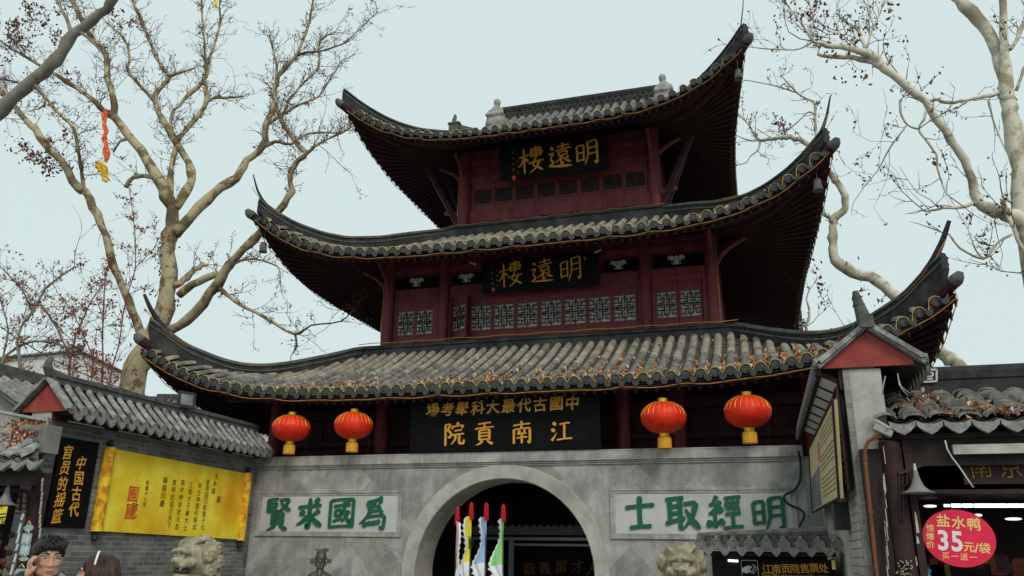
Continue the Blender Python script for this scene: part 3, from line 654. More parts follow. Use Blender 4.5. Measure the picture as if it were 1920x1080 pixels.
# ground storey in the shade behind the stone wall
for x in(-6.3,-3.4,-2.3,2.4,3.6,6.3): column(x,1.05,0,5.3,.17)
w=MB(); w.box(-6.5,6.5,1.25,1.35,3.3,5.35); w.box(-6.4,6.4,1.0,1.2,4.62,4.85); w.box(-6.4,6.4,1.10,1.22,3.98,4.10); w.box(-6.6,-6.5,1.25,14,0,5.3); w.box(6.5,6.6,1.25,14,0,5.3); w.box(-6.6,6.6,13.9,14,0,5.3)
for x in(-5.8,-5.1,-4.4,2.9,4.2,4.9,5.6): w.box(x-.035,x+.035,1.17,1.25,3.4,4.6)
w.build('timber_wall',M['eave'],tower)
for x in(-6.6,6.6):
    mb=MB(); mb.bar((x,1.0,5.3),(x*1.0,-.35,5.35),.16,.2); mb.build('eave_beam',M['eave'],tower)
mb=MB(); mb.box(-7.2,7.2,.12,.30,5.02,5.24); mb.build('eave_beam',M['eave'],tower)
# ---- hanging name boards
def gold_board(name,label,cor,tilt,title,size,side=None,wid=7.5,pitch=1.0,frame=True):
    x0,x1,z0,z1,y=cor; n=thing(name,label,'name board',((x0+x1)/2,y,z0)); s=math.sin(tilt); c=math.cos(tilt)
    U=Vector((1,0,0)); V=Vector((0,-s,c)); Nn=U.cross(V); O=Vector(((x0+x1)/2,y,z0)); hw=(x1-x0)/2; H=(z1-z0)
    b=MB(); b.prism([(-hw,0),(hw,0),(hw,H),(-hw,H)],O,U,V,-.05,0)
    if frame:
        for q in(((-hw-.06),(-hw),-.03,H+.03),(hw,hw+.06,-.03,H+.03)): b.prism([(q[0],q[2]),(q[1],q[2]),(q[1],q[3]),(q[0],q[3])],O,U,V,-.06,.03)
        for q in((-.05,0),(H,H+.05)): b.prism([(-hw,q[0]),(hw,q[0]),(hw,q[1]),(-hw,q[1])],O,U,V,-.06,.028)
    b.build('board',M['black'],n)
    return n,O,U,V,hw,H
n,O,U,V,hw,H=gold_board('name_board','black board with three gilt characters hanging under the topmost roof',(-1.58,1.72,12.20,13.36,CY-3.30),R(12),'',1,frame=False)
for ch,x in(('樓',-.66),('遠',.20),('明',1.03)): mb=MB(); brush(mb,ch,O+U*(x)+V*.54,U,V,.77,.03,8.2,.10); mb.build('character',M['gold'],n)
mb=MB(); 
for k in range(9): line(mb,'書丁亥年春月題之印'[k],O+U*(-1.22+.13*(k%2))+V*(.85-.09*k),U,V,.085,.1,off=.004)
mb.build('inscription',M['golddim'],n)
mb=MB(); mb.prism([(-.05,-.06),(.05,-.06),(.05,.06),(-.05,.06)],O+U*(-1.22)+V*.06,U,V,.004,.012); mb.build('red_seal',M['seal'],n)
n,O,U,V,hw,H=gold_board('name_board','black board with three thin gilt characters hanging below the middle roof',(-1.57,1.61,8.20,9.08,CY-4.72),R(10),'',1,frame=False)
for ch,x in(('樓',-.78),('遠',.07),('明',.86)): mb=MB(); brush(mb,ch,O+U*x+V*.47,U,V,.66,.025,6.4,.14); mb.build('character',M['gold'],n)
mb=MB()
for k in range(8): line(mb,'乙未仲秋吉日書印'[k],O+U*(-1.30+.15*(k%2))+V*(.68-.07*k),U,V,.075,.1,off=.004)
mb.build('inscription',M['golddim'],n)
mb=MB(); mb.prism([(-.04,-.05),(.04,-.05),(.04,.05),(-.04,.05)],O+U*(-1.28)+V*.10,U,V,.004,.012); mb.build('red_seal',M['seal'],n); mb=MB(); mb.prism([(-.025,-.05),(.025,-.05),(.025,.05),(-.025,.05)],O+U*1.25+V*.72,U,V,.004,.012); mb.build('red_seal',M['seal'],n)
n,O,U,V,hw,H=gold_board('name_board','large black board with two rows of gilt characters standing on the coping over the arch',(-2.12,2.12,3.64,4.93,-.12),R(4),'',1,frame=False)
for i,ch in enumerate('場考舉科大最代古國中'):
    mb=MB(); line(mb,ch,O+U*(-1.60+i*.3495)+V*(.925+.004*i),U,V,.315,.1,off=.016,rise=.07,jit=.03); mb.build('character',M['gold'],n)
for ch,x in(('院',-1.09),('貢',-.39),('南',.44),('江',1.30)): mb=MB(); brush(mb,ch,O+U*x+V*.37,U,V,.50,.03,10,.05); mb.build('character',M['gold'],n)
# ------------------------------------------------------------------ stone gate wall with arch
gw=thing('gate_wall','grey marble gate wall with a round arch and two inset panels of green characters','gate wall',(0,0,0))
RA=1.92; ZA=1.16; TH=.95
def arch_pts(r,n=40,a0=0,a1=PI): return [(r*math.cos(a0+(a1-a0)*i/n),ZA+r*math.sin(a0+(a1-a0)*i/n)) for i in range(n+1)]
mb=MB(); ar=arch_pts(RA,48)
ztop=3.42; xw=6.26
for yy in(0,TH):
    rows=[]
    for (x,z) in ar:
        rows.append((x,z))
    # strips up to the top edge
    for (x0,z0),(x1,z1) in zip(rows,rows[1:]): mb.quad((x0,yy,z0),(x1,yy,z1),(x1,yy,ztop),(x0,yy,ztop))
    mb.quad((RA,yy,ZA),(xw,yy,ZA),(xw,yy,ztop),(RA,yy,ztop)); mb.quad((RA,yy,0),(xw,yy,0),(xw,yy,ZA),(RA,yy,ZA))
    mb.quad((-RA,yy,ZA),(-xw,yy,ZA),(-xw,yy,ztop),(-RA,yy,ztop)); mb.quad((-RA,yy,0),(-xw,yy,0),(-xw,yy,ZA),(-RA,yy,ZA))
for x in(-6.26,6.26): mb.quad((x,0,0),(x,TH,0),(x,TH,ztop),(x,0,ztop))
mb.quad((-xw,0,ztop),(xw,0,ztop),(xw,TH,ztop),(-xw,TH,ztop))
mb.build('wall',M['stone'],gw)
mb=MB(); rv=random.Random(6)
for k in range(23):
    if k<3 or k>=20:
        kk=k if k<3 else k-20; z0,z1=[(0,.40),(.40,.80),(.80,ZA)][kk]; sg=1 if k<3 else -1
        st=[(sg,0,z) for z in(z0+.001,z1-.001)]; P=lambda r,q:(q[0]*r,q[2])
    else:
        a0=PI*(k-3)/17+.0005; a1=PI*(k-2)/17-.0005; st=[(math.cos(a0+(a1-a0)*j/4),math.sin(a0+(a1-a0)*j/4),None) for j in range(5)]; P=lambda r,q:(q[0]*r,ZA+q[1]*r)
    pr=-.035-rv.uniform(0,.003); rr_=rv.uniform(-.001,.001)
    G=[]
    for q in st:
        o=P(RA+.30,q); m_=P(RA+.285,q); i_=P(RA-.004+rr_,q); i2=P(RA+.012+rr_,q)
        G.append([(o[0],-.003,o[1]),(m_[0],pr,m_[1]),(i2[0],pr,i2[1]),(i_[0],pr+.016,i_[1]),(i_[0],TH*.5,i_[1]),(i_[0],TH+.02,i_[1])])
    mb.grid(G)
mb.build('arch_ring',M['archst'],gw,smooth=30)
mb=MB(); mb.box(-6.0,6.0,-.09,TH-.1,3.425,3.63); mb.box(-6.0,6.0,-.055,.0,3.385,3.425); mb.box(-6.0,6.0,-.03,.0,3.345,3.385); mb.build('coping',M['coping'],gw)
for x0,x1,chars in((-5.86,-2.28,((-5.32,'賢'),(-4.52,'求'),(-3.72,'國'),(-2.95,'為'))),(2.26,5.80,((2.85,'士'),(3.67,'取'),(4.48,'經'),(5.28,'明')))):
    mb=MB(); z0,z1=1.89,2.86
    for k,(d,e,pr) in enumerate(((0,.05,.035),(.05,.10,.022))):
        mb.box(x0+d,x1-d,-pr,0,z1-e,z1-d); mb.box(x0+d,x1-d,-pr,0,z0+d,z0+e); mb.box(x0+d,x0+e,-pr,0,z0+e,z1-e); mb.box(x1-e,x1-d,-pr,0,z0+e,z1-e)
    fr=mb.build('inset_panel',M['coping'],gw)
    mb=MB(); mb.box(x0+.10,x1-.10,-.008,0,z0+.10,z1-.10); mb.build('panel_face',M['panelst'],fr)
    for cx,ch in chars: mb=MB(); brush(mb,ch,(cx,-.008,2.365),(1,0,0),(0,0,1),.68,.03,15 if ch in '士求取' else 11.5,.03,.9); mb.build('character',M['green'],fr)
# ------------------------------------------------------------------ dark passage and inner hall
hall=thing('entrance_hall','dark entrance hall seen through the arch with grey lintel and glazed screen','hall',(0,4,0))
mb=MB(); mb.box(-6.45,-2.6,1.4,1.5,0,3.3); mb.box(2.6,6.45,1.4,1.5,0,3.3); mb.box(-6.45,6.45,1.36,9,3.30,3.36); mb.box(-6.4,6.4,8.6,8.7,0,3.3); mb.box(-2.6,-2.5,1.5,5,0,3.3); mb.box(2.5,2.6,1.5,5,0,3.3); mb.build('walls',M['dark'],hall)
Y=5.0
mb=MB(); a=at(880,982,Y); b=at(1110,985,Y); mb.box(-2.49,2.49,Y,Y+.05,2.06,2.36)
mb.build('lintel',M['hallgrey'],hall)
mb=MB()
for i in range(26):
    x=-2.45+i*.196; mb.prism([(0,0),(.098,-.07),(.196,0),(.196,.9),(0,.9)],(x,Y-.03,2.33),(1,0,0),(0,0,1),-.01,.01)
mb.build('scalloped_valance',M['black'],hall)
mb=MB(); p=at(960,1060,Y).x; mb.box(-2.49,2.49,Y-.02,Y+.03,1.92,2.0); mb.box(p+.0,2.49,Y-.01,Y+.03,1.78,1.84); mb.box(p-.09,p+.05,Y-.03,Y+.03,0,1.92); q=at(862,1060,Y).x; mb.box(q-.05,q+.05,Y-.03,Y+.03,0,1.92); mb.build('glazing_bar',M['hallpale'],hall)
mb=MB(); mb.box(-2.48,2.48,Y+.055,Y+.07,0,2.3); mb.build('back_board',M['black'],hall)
mb=MB()
for ch,px,py in(('取',992,1067),('義',1022,1065),('當',1052,1062),('才',1083,1062),('人',1111,1066)):
    c=at(px,py,Y+.03); put_glyph(mb,ch,c,(1,0,0),(0,0,1),.34,off=-.004,ext=.01,rise=.15,jit=.1)
mb.build('gilt_writing',M['golddim'],hall)
mb=MB(); r5=random.Random(5)
for k in range(46):
    px=r5.uniform(872,938); py=r5.choice([r5.gauss(1036,6),r5.gauss(1073,6)]); c=at(px,py,Y-.1); a=r5.uniform(0,PI)
    mb.obox(c,Vector((math.cos(a),0,math.sin(a)))*.05,Vector((0,.006,0)),Vector((-math.sin(a),0,math.cos(a)))*.04)
mb.build('gilt_carving',M['golddim'],hall)
# ------------------------------------------------------------------ lanterns
def lantern():
    n=thing('red_lantern','x','lantern',(0,0,0),'round red lanterns under the lowest eave')
    b=MB(); prof=[]
    for i in range(25):
        a=-PI/2+PI*i/24; prof.append((max(.10,.505*math.cos(a)**.9 if math.cos(a)>0 else .1),(.36)*math.sin(a)))
    N=48
    rings=[[b.P(((r*(1+.008*math.cos(24*2*PI*k/N)))*math.cos(2*PI*k/N),r*(1+.008*math.cos(24*2*PI*k/N))*math.sin(2*PI*k/N),z)) for k in range(N)] for r,z in prof]
    for i in range(24):
        for k in range(N): b.face((rings[i][k],rings[i][(k+1)%N],rings[i+1][(k+1)%N],rings[i+1][k]))
    body=b.build('lantern_body',M['lred'],n,smooth=True)
    r=MB()
    for k in range(24):
        a=2*PI*k/24+.07; r.tube([(.5085*math.cos(t)**.9*math.cos(a),.509*math.cos(t)**.9*math.sin(a),(.364)*math.sin(t)) for t in [R(4+64*j/7) for j in range(8)]],.0038,4,cap=False)
    r.build('gold_ribs',M['lgold'],body)
    c=MB(); c.lathe([(.12,.34),(.12,.36),(.105,.37),(.105,.425),(.115,.435),(.03,.44)],n=20); c.build('top_cap',M['lgold'],n,smooth=40)
    c=MB(); c.lathe([(.115,-.35),(.118,-.37),(.105,-.38),(.105,-.42),(.115,-.43),(.02,-.432)],n=20); c.build('bottom_collar',M['lgold'],n,smooth=40)
    c=MB(); NN=40; c.lathe([(.02,-.431),(.13,-.44),(.155,-.47),(.158,-.69)],n=NN)
    c.build('tassel',M['tassel'],n,smooth=40)
    c=MB(); c.tube([(0,0,.43),(.01,.0,.62),(-.01,0,.80)],.008,5); c.tube([(.40,-.1,-.22),(.47,-.1,-.45),(.45,-.05,-.70)],.004,4); c.build('hanging_cord',M['cable'],n)
    return n
L0=lantern()
for i,(px,py,lb,rz_) in enumerate(((546,803,'red lantern farthest left, nearest the brick wall roof',.3),(663,798,'second red lantern from the left, between the leftmost lantern and the big black board',1.1),(1244,783,'red lantern just right of the big black board',2.2),(1402,772,'red lantern farthest right, nearest the right gable',.7))):
    o=L0 if i==0 else copy_tree(L0); p=at(px,py,-.42); o.location=(p.x,p.y,p.z+(.0)); o['label']=lb; o.rotation_euler=(0,0,rz_); s=.88 if i>1 else .84; o.scale=(s,s,s)
# ------------------------------------------------------------------ rope lights on the eaves
for ti,T in enumerate(TIER):
    nm=('lowest','middle','topmost')[ti]
    mb=MB(); nrow=int((T['Wc']-.3)/T['pt']); rr=random.Random(ti+3)
    for s in ((0,3) if ti<0 else (0,)):
        pts=[]
        for i in range(-nrow,nrow+1):
            x=i*T['pt']; h=ext(T,x); z=rz(T,x,h)-.035
            dz=rr.uniform(-.012,.012); hh=h+rr.uniform(-.035,.004); zc=z+.012
            if rr.random()<.08: hh-=.10
            pts+=[SD(s,x+.112*math.cos(R(q)),hh,zc+.112*math.sin(R(q))) for q in(165,128,90,52,15)]+[SD(s,x+T['pt']*.5,hh+.03,zc-.035+dz)]
        mb.tube(pts,.0085,5)
    tag(mb.build('rope_light',M['rope'],smooth=True),f'yellow rope light draped over the round tile ends of the {nm} roof','rope light','rope lights along the eaves')
    mb=MB()
    pts=[]
    for i in range(-60,61):
        x=i/60*(T['Wc']-.02); h=ext(T,x)+.015; z=rz(T,x,h)-.20-.03*abs(math.sin(i*.35))-.012*math.sin(i*.9); pts.append(SD(0,x,h,z))
    e=Vector((T['beam'][0]-.05,CY-T['beam'][0]+.05,T['beam'][1]+.1)); pts.append(e); pts.insert(0,Vector((-e.x,e.y,e.z)))
    mb.tube(pts,.009,5)
    for sg in(-1,1):
        d=[Vector((sg*h,CY-h,hip_curve(T,h)+.0))+Vector((sg*.09,-.09,-.02))*0+Vector((0,-.15,-.05)) for h in [T['hip'][2][0]+(T['hip'][-2][0]-T['hip'][2][0])*j/14 for j in range(15)]]
        if ti<2: mb.tube(d,.010,5)
        d=[]
        for j in range(14):
            t=j/13; x=-(T['Wc']-.05)+t*(T['Wc']-.05)*1.3; h=ext(T,x)+.01; sd=3 if sg<0 else 1; xx=-x if sg<0 else x
            d.append(SD(sd,xx,h,rz(T,xx,h)-.22-.03*math.sin(j*1.7)))
        mb.tube(d,.010,5)
    tag(mb.build('rope_light',M['ropeo'],smooth=True),f'orange rope light sagging under the tiles of the {nm} eave','rope light','rope lights along the eaves')
for ti,(hw,z,nm) in enumerate(((4.99,6.93,'second'),(3.24,10.93,'top'))):
    mb=MB(); pts=[(hw*u/20,CY-hw-.03,z+.012*math.sin(u*1.3)) for u in range(-20,21)]; mb.tube(pts,.011,5)
    b=TIER[ti]['body']; 
    for sg in(-1,1): mb.tube([(sg*(b+.10),CY-b-.12,z),(sg*(b+.13),CY-b-.14,z+.6),(sg*(b+.11),CY-b-.13,z+1.2),(sg*(b+.12),CY-b-.13,z+2.0)],.011,5)
    tag(mb.build('rope_light',M['ropeo'],smooth=True),f'rope light along the foot of the {nm} storey and up its corner columns','rope light','rope lights along the eaves')
# wind bells under the corners
for i,(px,py,T,lb) in enumerate(((494,462,TIER[1],'wind bell hanging under the left corner of the middle roof'),(1533,345,TIER[1],'wind bell hanging under the right corner of the middle roof'),(1384,138,TIER[2],'wind bell hanging under the right corner of the topmost roof'))):
    c=at(px,py,CY-T['beam'][0]+.22)
    if i==0:
        bell=MB(); bell.lathe([(.03,.12),(.075,.10),(.085,0),(.10,-.12),(.115,-.16),(.09,-.15)],n=14); bell.tube([(0,0,.1),(0,0,.42)],.008,5); bl=bell.build('wind_bell',M['ridgetop'],None,smooth=40,local=True); o=bl
    else: o=bl.copy(); COL.objects.link(o)
    o.location=c; tag(o,lb,'bell','wind bells under the roof corners')
# lightning rod wire at top right corner
mb=MB(); mb.tube([(5.62,CY-5.62,14.55),(5.72,CY-5.68,15.1),(5.80,CY-5.7,15.75)],[.02,.014,.008],5); mb.build('lightning_rod',M['blk'],tower)
# spot lamps by the middle name board
for i,(px,py) in enumerate(((887,493),(1121,470))):
    c=at(px,py,CY-4.95); mb=MB(); s=1 if i==0 else -1
    mb.tube([c+Vector((-s*.09,0,.03)),c+Vector((s*.09,-.02,-.05))],[.035,.05],10); mb.tube([c+Vector((0,.02,.02)),c+Vector((0,.1,.25))],.012,5)
    tag(mb.build('spot_lamp',M['metal'],smooth=40),('small grey spot lamp at the left end of the middle name board','small grey spot lamp at the right end of the middle name board')[i],'lamp')
# fallen leaves caught between the tiles
def leafquad(mb,c,s,rr,flat=False):
    a=rr.uniform(0,2*PI); t=rr.uniform(-.5,.5) if flat else rr.uniform(-PI,PI); e=Euler((t,rr.uniform(-.5,.5) if flat else rr.uniform(-PI,PI),a)).to_matrix()
    l=s; w=s*rr.uniform(.45,.75); f=rr.uniform(.1,.4)*s
    P=[(-l*.5,0,0),(-l*.15,w*.5,f),(l*.2,w*.35,f*.6),(l*.5,0,0),(l*.2,-w*.35,f*.7),(-l*.15,-w*.5,f)]
    ix=[mb.P(c+e@Vector(p)) for p in P]; mb.face((ix[0],ix[1],ix[2],ix[3])); mb.face((ix[3],ix[4],ix[5],ix[0]))
rr=random.Random(11)
for ti,N,lb in((0,1900,'lowest'),(1,260,'middle')):
    mb=MB(); T=TIER[ti]
    for k in range(N):
        u=rr.random(); x=T['Wc']*.80*(2*(u**.80)-1) if ti==0 else rr.uniform(-4,6.2)
        i=math.floor(x/T['pt']); xm=(i+.5)*T['pt']+rr.gauss(0,.035)
        # clumps: more leaves in some troughs
        if (i*7919%11)/11>.25+.75*rr.random(): continue
        h0=ext(T,xm); lo=max(T['Wt'],abs(xm)+.15); h=h0-abs(rr.gauss(0,.42 if x<1 else .6))*(1 if rr.random()<.85 else 2.2)
        if h<lo or (ti==0 and x<-6): continue
        c=SD(0,xm,h,rz(T,xm,h)-.02+rr.uniform(0,.10)); mb.cur=rr.choice((0,0,1,1,2)); leafquad(mb,c,rr.uniform(.05,.115),rr)
    tag(mb.build('fallen_leaves',[M['leafo'],M['leafpale'],M['leafdark']]),f'orange brown fallen leaves caught between the tiles of the {lb} roof','leaves',kind='stuff')
# ------------------------------------------------------------------ courtyard side walls with little tiled roofs
M['tile2']=mat('glazed_grey_tile',(.10,.103,.102),(.37,.37,.35),6,.55,.25,c3=(.17,.17,.165))
M['cap2']=mat('pale_drip_tile',(.13,.13,.125),(.26,.255,.24),14,.7,.4,bscale=40)
def wall_roof(mb,xc,hw,zr,ze,y0,y1,pitch=.245,sh=0.0,r=.072):
    X=lambda x,y: x-sh*y
    n=int((y1-y0)/pitch); rr=random.Random(int(xc*10))
    sl=lambda t: zr-(zr-ze)*(1.15*t-.15*t*t)     # t 0 ridge .. 1 eave
    for s in(-1,1):
        for i in range(n+1):
            y=y0+.09+i*pitch; N=7; mb.cur=0
            for k in range(4):
                ta=1.02-k*.245; tb=ta-.27; ring=[]
                ox=rr.uniform(-.006,.006); oz=rr.uniform(0,.012)
                for t,rad in((ta,r),(tb,r*.84)):
                    tt=max(t,.05); x=xc+s*hw*tt; z=sl(tt)+.03+oz
                    ring.append([mb.P((X(x,y),y+ox+rad*math.cos(PI*q/(N-1)),z+rad*math.sin(PI*q/(N-1)))) for q in range(N)])
                for q in range(N-1): mb.face((ring[0][q],ring[0][q+1],ring[1][q+1],ring[1][q]))
                mb.face(ring[0][::-1])
            mb.cur=2; x=xc+s*hw*1.03; zc=sl(1.02)+.035
            rin=[[mb.P((X(x,y)+s*d,y+q_*math.cos(2*PI*q/12),zc+q_*math.sin(2*PI*q/12))) for q in range(12)] for q_,d in((r,-.03),(r*1.06,.008),(r*.8,.014),(r*.7,.004))]
            for a in range(3):
                for q in range(12): mb.face((rin[a][q],rin[a][(q+1)%12],rin[a+1][(q+1)%12],rin[a+1][q]))
            mb.face(rin[3])
            if i<n:
                ym=y+pitch/2; w=pitch/2-.035; mb.cur=2
                pr=[(-w,.05),(-.04,.01),(.04,.01),(w,.05),(w*.9,-.05),(.03,-.10),(0,-.12),(-.03,-.10),(-w*.9,-.05)]
                f0=[mb.P((X(x,ym)+s*(.02+(.02 if b<0 else 0)),ym+a,zc-.06+b)) for a,b in pr]; f1=[mb.P((X(x,ym)-s*.01,ym+a,zc-.06+b)) for a,b in pr]
                mb.face(f0); mb.face(f1[::-1])
                for q in range(9): mb.face((f0[q],f1[q],f1[(q+1)%9],f0[(q+1)%9]))
        mb.cur=1
        mb.grid([[Vector((X(xc+s*hw*t,y),y,sl(t)+.005-.02)) for t in(.0,.25,.5,.75,1.02)] for y in(y0+.02,(y0+y1)/2,y1-.02)])
def ridge_bar(mb,xc,z,y0,y1,w,h,sh=0):
    X=lambda x,y:x-sh*y
    for (ww,za,zb) in((w,z,z+h*.55),(w+.03,z+h*.55,z+h*.72),(w-.02,z+h*.72,z+h)):
        i=[mb.P((X(xc+a,y),y,zz)) for a in(-ww,ww) for y in(y0,y1) for zz in(za,zb)]
        for q in((0,1,3,2),(4,6,7,5),(0,4,5,1),(2,3,7,6),(0,2,6,4),(1,5,7,3)): mb.face([i[k] for k in q])
# left wall
lw=thing('brick_wall','grey brick courtyard wall with tiled top and red gable end left of the gate, carrying the yellow scroll','wall',(-6.18,-3,0))
mb=MB(); mb.box(-6.36,-6.0,-5.98,-.02,0,3.78); mb.build('wall',M['brick'],lw)
mb=MB(); mb.box(-6.36,-6.0,-5.995,-5.98,0,3.06); mb.build('end_face',M['brickf'],lw)
mb=MB(); mb.box(-6.38,-5.98,-6.02,-5.99,3.06,3.72); mb.build('end_plaster',M['plaster'],lw)
mb=MB(); wall_roof(mb,-6.10,.52,4.22,3.72,-6.10,-.10); rf=mb.build('tiled_top',[M['tile2'],M['pan'],M['cap2']],lw,smooth=40)
mb=MB(); ridge_bar(mb,-6.10,4.20,-6.05,-.1,.08,.19)
mb.tube([(-6.1,-5.9,4.34),(-6.1,-6.10,4.37),(-6.1,-6.17,4.46),(-6.1,-6.15,4.56),(-6.1,-6.10,4.61)],[.09,.085,.07,.055,.035],8); mb.build('ridge',M['ridgetop'],rf,smooth=40)
mb=MB(); mb.prism([(-.46,0),(.46,0),(.46,.06),(0,.51),(-.46,.06)],(-6.1,-6.02,3.72),(1,0,0),(0,0,1),0,.03)
mb.build('gable_panel',M['gablered'],lw)
mb=MB()
for s in(-1,1): mb.bar((-6.1+s*.02,-6.09,4.27),(-6.1+s*.56,-6.09,3.735),.14,.045)
mb.build('verge_tiles',M['tile2'],rf)
mb=MB(); mb.box(-5.99,-5.93,-5.98,-.1,3.60,3.70); mb.box(-5.94,-5.62,-5.98,-.1,3.685,3.71); mb.build('soffit_board',M['eave'],lw)
mb=MB()
for a in range(5): mb.box(-5.93,-5.915,-5.7+a*1.15,-5.7+a*1.15+.8,3.60,3.62)
mb.build('cable_trunking',M['whiteold'],lw)
tag(lw)
# black board on the left wall
n=thing('sign_board','tall black board with two columns of gilt running script on the brick wall','sign',(-5.95,-5.34,1.9))
mb=MB(); mb.box(-6.0,-5.945,-5.755,-4.92,1.90,3.345); mb.build('board',M['black'],n)
U,V=(0,1,0),(0,0,1)
X0=-5.945
for s,pa,pb in(('中国古代',(152,868),(139,955)),('官员的摇篮',(127,848),(107,967))):
    a,b=atx(*pa,X0),atx(*pb,X0)
    for k,ch in enumerate(s): mb=MB(); put_glyph(mb,ch,a.lerp(b,k/(len(s)-1)),U,V,.25,off=.014,ext=.008,rise=.12,jit=.08,sx=.85); mb.build('character',M['gold'],n)
# yellow scroll
n=thing('scroll_sign','wide yellow imperial scroll sign with columns of black characters and two red seals','sign',(-5.9,-2.5,1.8))
mb=MB(); mb.prism([(-4.68,1.87),(-.40,1.80),(-.40,3.225),(-4.68,3.29)],(-5.955,0,0),(0,1,0),(0,0,1),-.03,.012); sh=mb.build('sheet',M['scroll'],n)
for y,z0,z1 in((-4.66,1.86,3.30),(-.44,1.78,3.24)):
    mb=MB(); mb.tube([(-5.94,y,z0),(-5.94,y,z1)],.10,20); rl=mb.build('roller',M['scrollr'],n,smooth=40)
    mb=MB(); mb.lathe([(.03,z0-.16),(.06,z0-.13),(.06,z0-.06),(.03,z0-.03),(.05,z0)],(-5.94,y,0),12); mb.lathe([(.05,z1),(.03,z1+.03),(.055,z1+.05),(.055,z1+.1),(.02,z1+.13)],(-5.94,y,0),12); mb.build('knob',M['blk'],rl,smooth=40)
X0=-5.94
for s,pa,pb,sz in(('奉',(410,937),(410,937),.15),('天承運',(406,894),(400,921),.115),('皇帝詔曰乾隆十七',(390,904),(380,988),.115),('年壬申恩科殿試',(375,911),(365,988),.115),('江南才子秦大士',(358,909),(348,989),.115),('高中榜首狀元及',(343,905),(332,988),.115),('第特此詔示天下',(327,905),(317,985),.115),('舉國同慶',(310,901),(304,944),.125),('乾隆十七年',(277,905),(271,946),.085),('敕札',(253,950),(251,963),.16)):
    a,b=atx(*pa,X0),atx(*pb,X0); mb=MB()
    for k,ch in enumerate(s): put_glyph(mb,ch,a.lerp(b,k/max(1,len(s)-1)),U,V,sz*1.12,off=0.0,ext=.003,rise=.06)
    mb.build('text_column',M['ink'],sh)
for px,py,w,h in((250,926,.25,.255),(245,959,.24,.255)):
    c=atx(px,py,X0); mb=MB()
    for y0,y1,z0,z1 in((-w/2,w/2,h/2-.022,h/2),(-w/2,w/2,-h/2,-h/2+.022),(-w/2,-w/2+.022,-h/2,h/2),(w/2-.022,w/2,-h/2,h/2)): mb.box(c.x,c.x+.004,c.y+y0,c.y+y1,c.z+z0,c.z+z1)
    r_=random.Random(px)
    for i in range(7): mb.box(c.x,c.x+.0035,c.y-w*.36+i*w*.105,c.y-w*.36+i*w*.105+.012,c.z-h*.36,c.z+h*.36)
    for i in range(12):
        yy=c.y+r_.uniform(-.34,.2)*w; zz=c.z+r_.uniform(-.34,.34)*h; mb.box(c.x,c.x+.003,yy,yy+w*.16,zz,zz+.010)
    mb.build('seal',M['seal'],sh)
# cloud-dragon-like blotches are left to the roller material; flood lamp on the left wall top
c=atx(345,752,-6.05); n=thing('flood_lamp','black flood lamp standing on the tiled top of the brick wall','lamp',c)
mb=MB(); d=Vector((.85,-.45,.10)).normalized(); s_=Vector((d.y,-d.x,0)).normalized(); u_=s_.cross(d)
for sg in(1,): 
    f=[c+s_*a*.17+u_*b*.15+d*.12 for a,b in((-1,-1),(1,-1),(1,1),(-1,1))]; b_=[c+s_*a*.08+u_*b*.07-d*.14 for a,b in((-1,-1),(1,-1),(1,1),(-1,1))]
    i0=[mb.P(p) for p in f]; i1=[mb.P(p) for p in b_]; mb.face(i1)
    for k in range(4): mb.face((i0[k],i0[(k+1)%4],i1[(k+1)%4],i1[k]))
mb.obox(c+d*.125,s_*.185,u_*.165,d*.012); mb.tube([c-u_*.1,c-u_*.32],.02,6); mb.bar(c-u_*.30-s_*.16,c-u_*.30+s_*.16,.04,.03)
mb.build('housing',M['blk'],n)
mb=MB(); mb.obox(c+d*.138,s_*.125,u_*.108,d*.003); mb.build('glass',M['photo'],n)
# utility cabinet and pipe arm at the wall end
a=at(55,801,-6.12); b=at(93,851,-6.12); n=thing('utility_cabinet','grey metal utility cabinet fixed to the wall end under the red gable','cabinet',((a.x+b.x)/2,-6.1,b.z))
mb=MB(); mb.box(a.x+.02,b.x+.06,-6.32,-6.02,b.z,a.z); bx=mb.build('box',M['cabinet'],n); mb=MB(); mb.box(a.x+.03,b.x-.04,-6.335,-6.322,b.z+.015,a.z-.015); mb.build('door',M['cabinet'],n)
mb=MB(); mb.tube([at(-80,762,-6.12),at(0,773,-6.12),at(88,789,-6.12)],[.032,.032,.032],10); mb.tube([at(88,780,-6.12),at(88,800,-6.12)],.03,8); tag(mb.build('pipe_arm',M['metal'],smooth=40),'grey steel pipe arm reaching left from the wall end above the cabinet','pipe')
# ------------------------------------------------------------------ right wall (slightly splayed: X = x - .05*Y)
SH=0.0
def onR(px,py,d=0):           # picture point -> left face of the right wall, d proud of it
    r=ray(px,py); t=((6.25-d)-(CAM.x+SH*CAM.y))/(r.x+SH*r.y); return CAM+r*t
SM=Matrix(((1,-SH,0,0),(0,1,0,0),(0,0,1,0),(0,0,0,1)))
rw=thing('gable_wall','pale plastered courtyard wall with red gable end and tiled top right of the gate','wall',(6.4,-3,0))
def rbuild(mb,name,m,parent=rw,**k):
    mb.v=[SM@v for v in mb.v]; return mb.build(name,m,parent,**k)
mb=MB(); mb.box(6.25,6.62,-5.97,-.02,0,3.84); rbuild(mb,'wall',M['plaster'])
mb=MB(); mb.box(6.32,6.68,-6.02,-5.97,0,3.80); rbuild(mb,'end_pillar',M['plaster'])
mb=MB(); mb.box(6.245,6.32,-6.03,-5.95,0,3.80); rbuild(mb,'corner_strip',M['brickf'])
mb=MB(); mb.box(6.235,6.25,-5.94,-4.55,0,2.30); rbuild(mb,'painted_brick',M['brickw'])
mb=MB(); mb.box(5.99,6.25,-.06,-.005,0,3.34); rbuild(mb,'pilaster',M['hallgrey'])
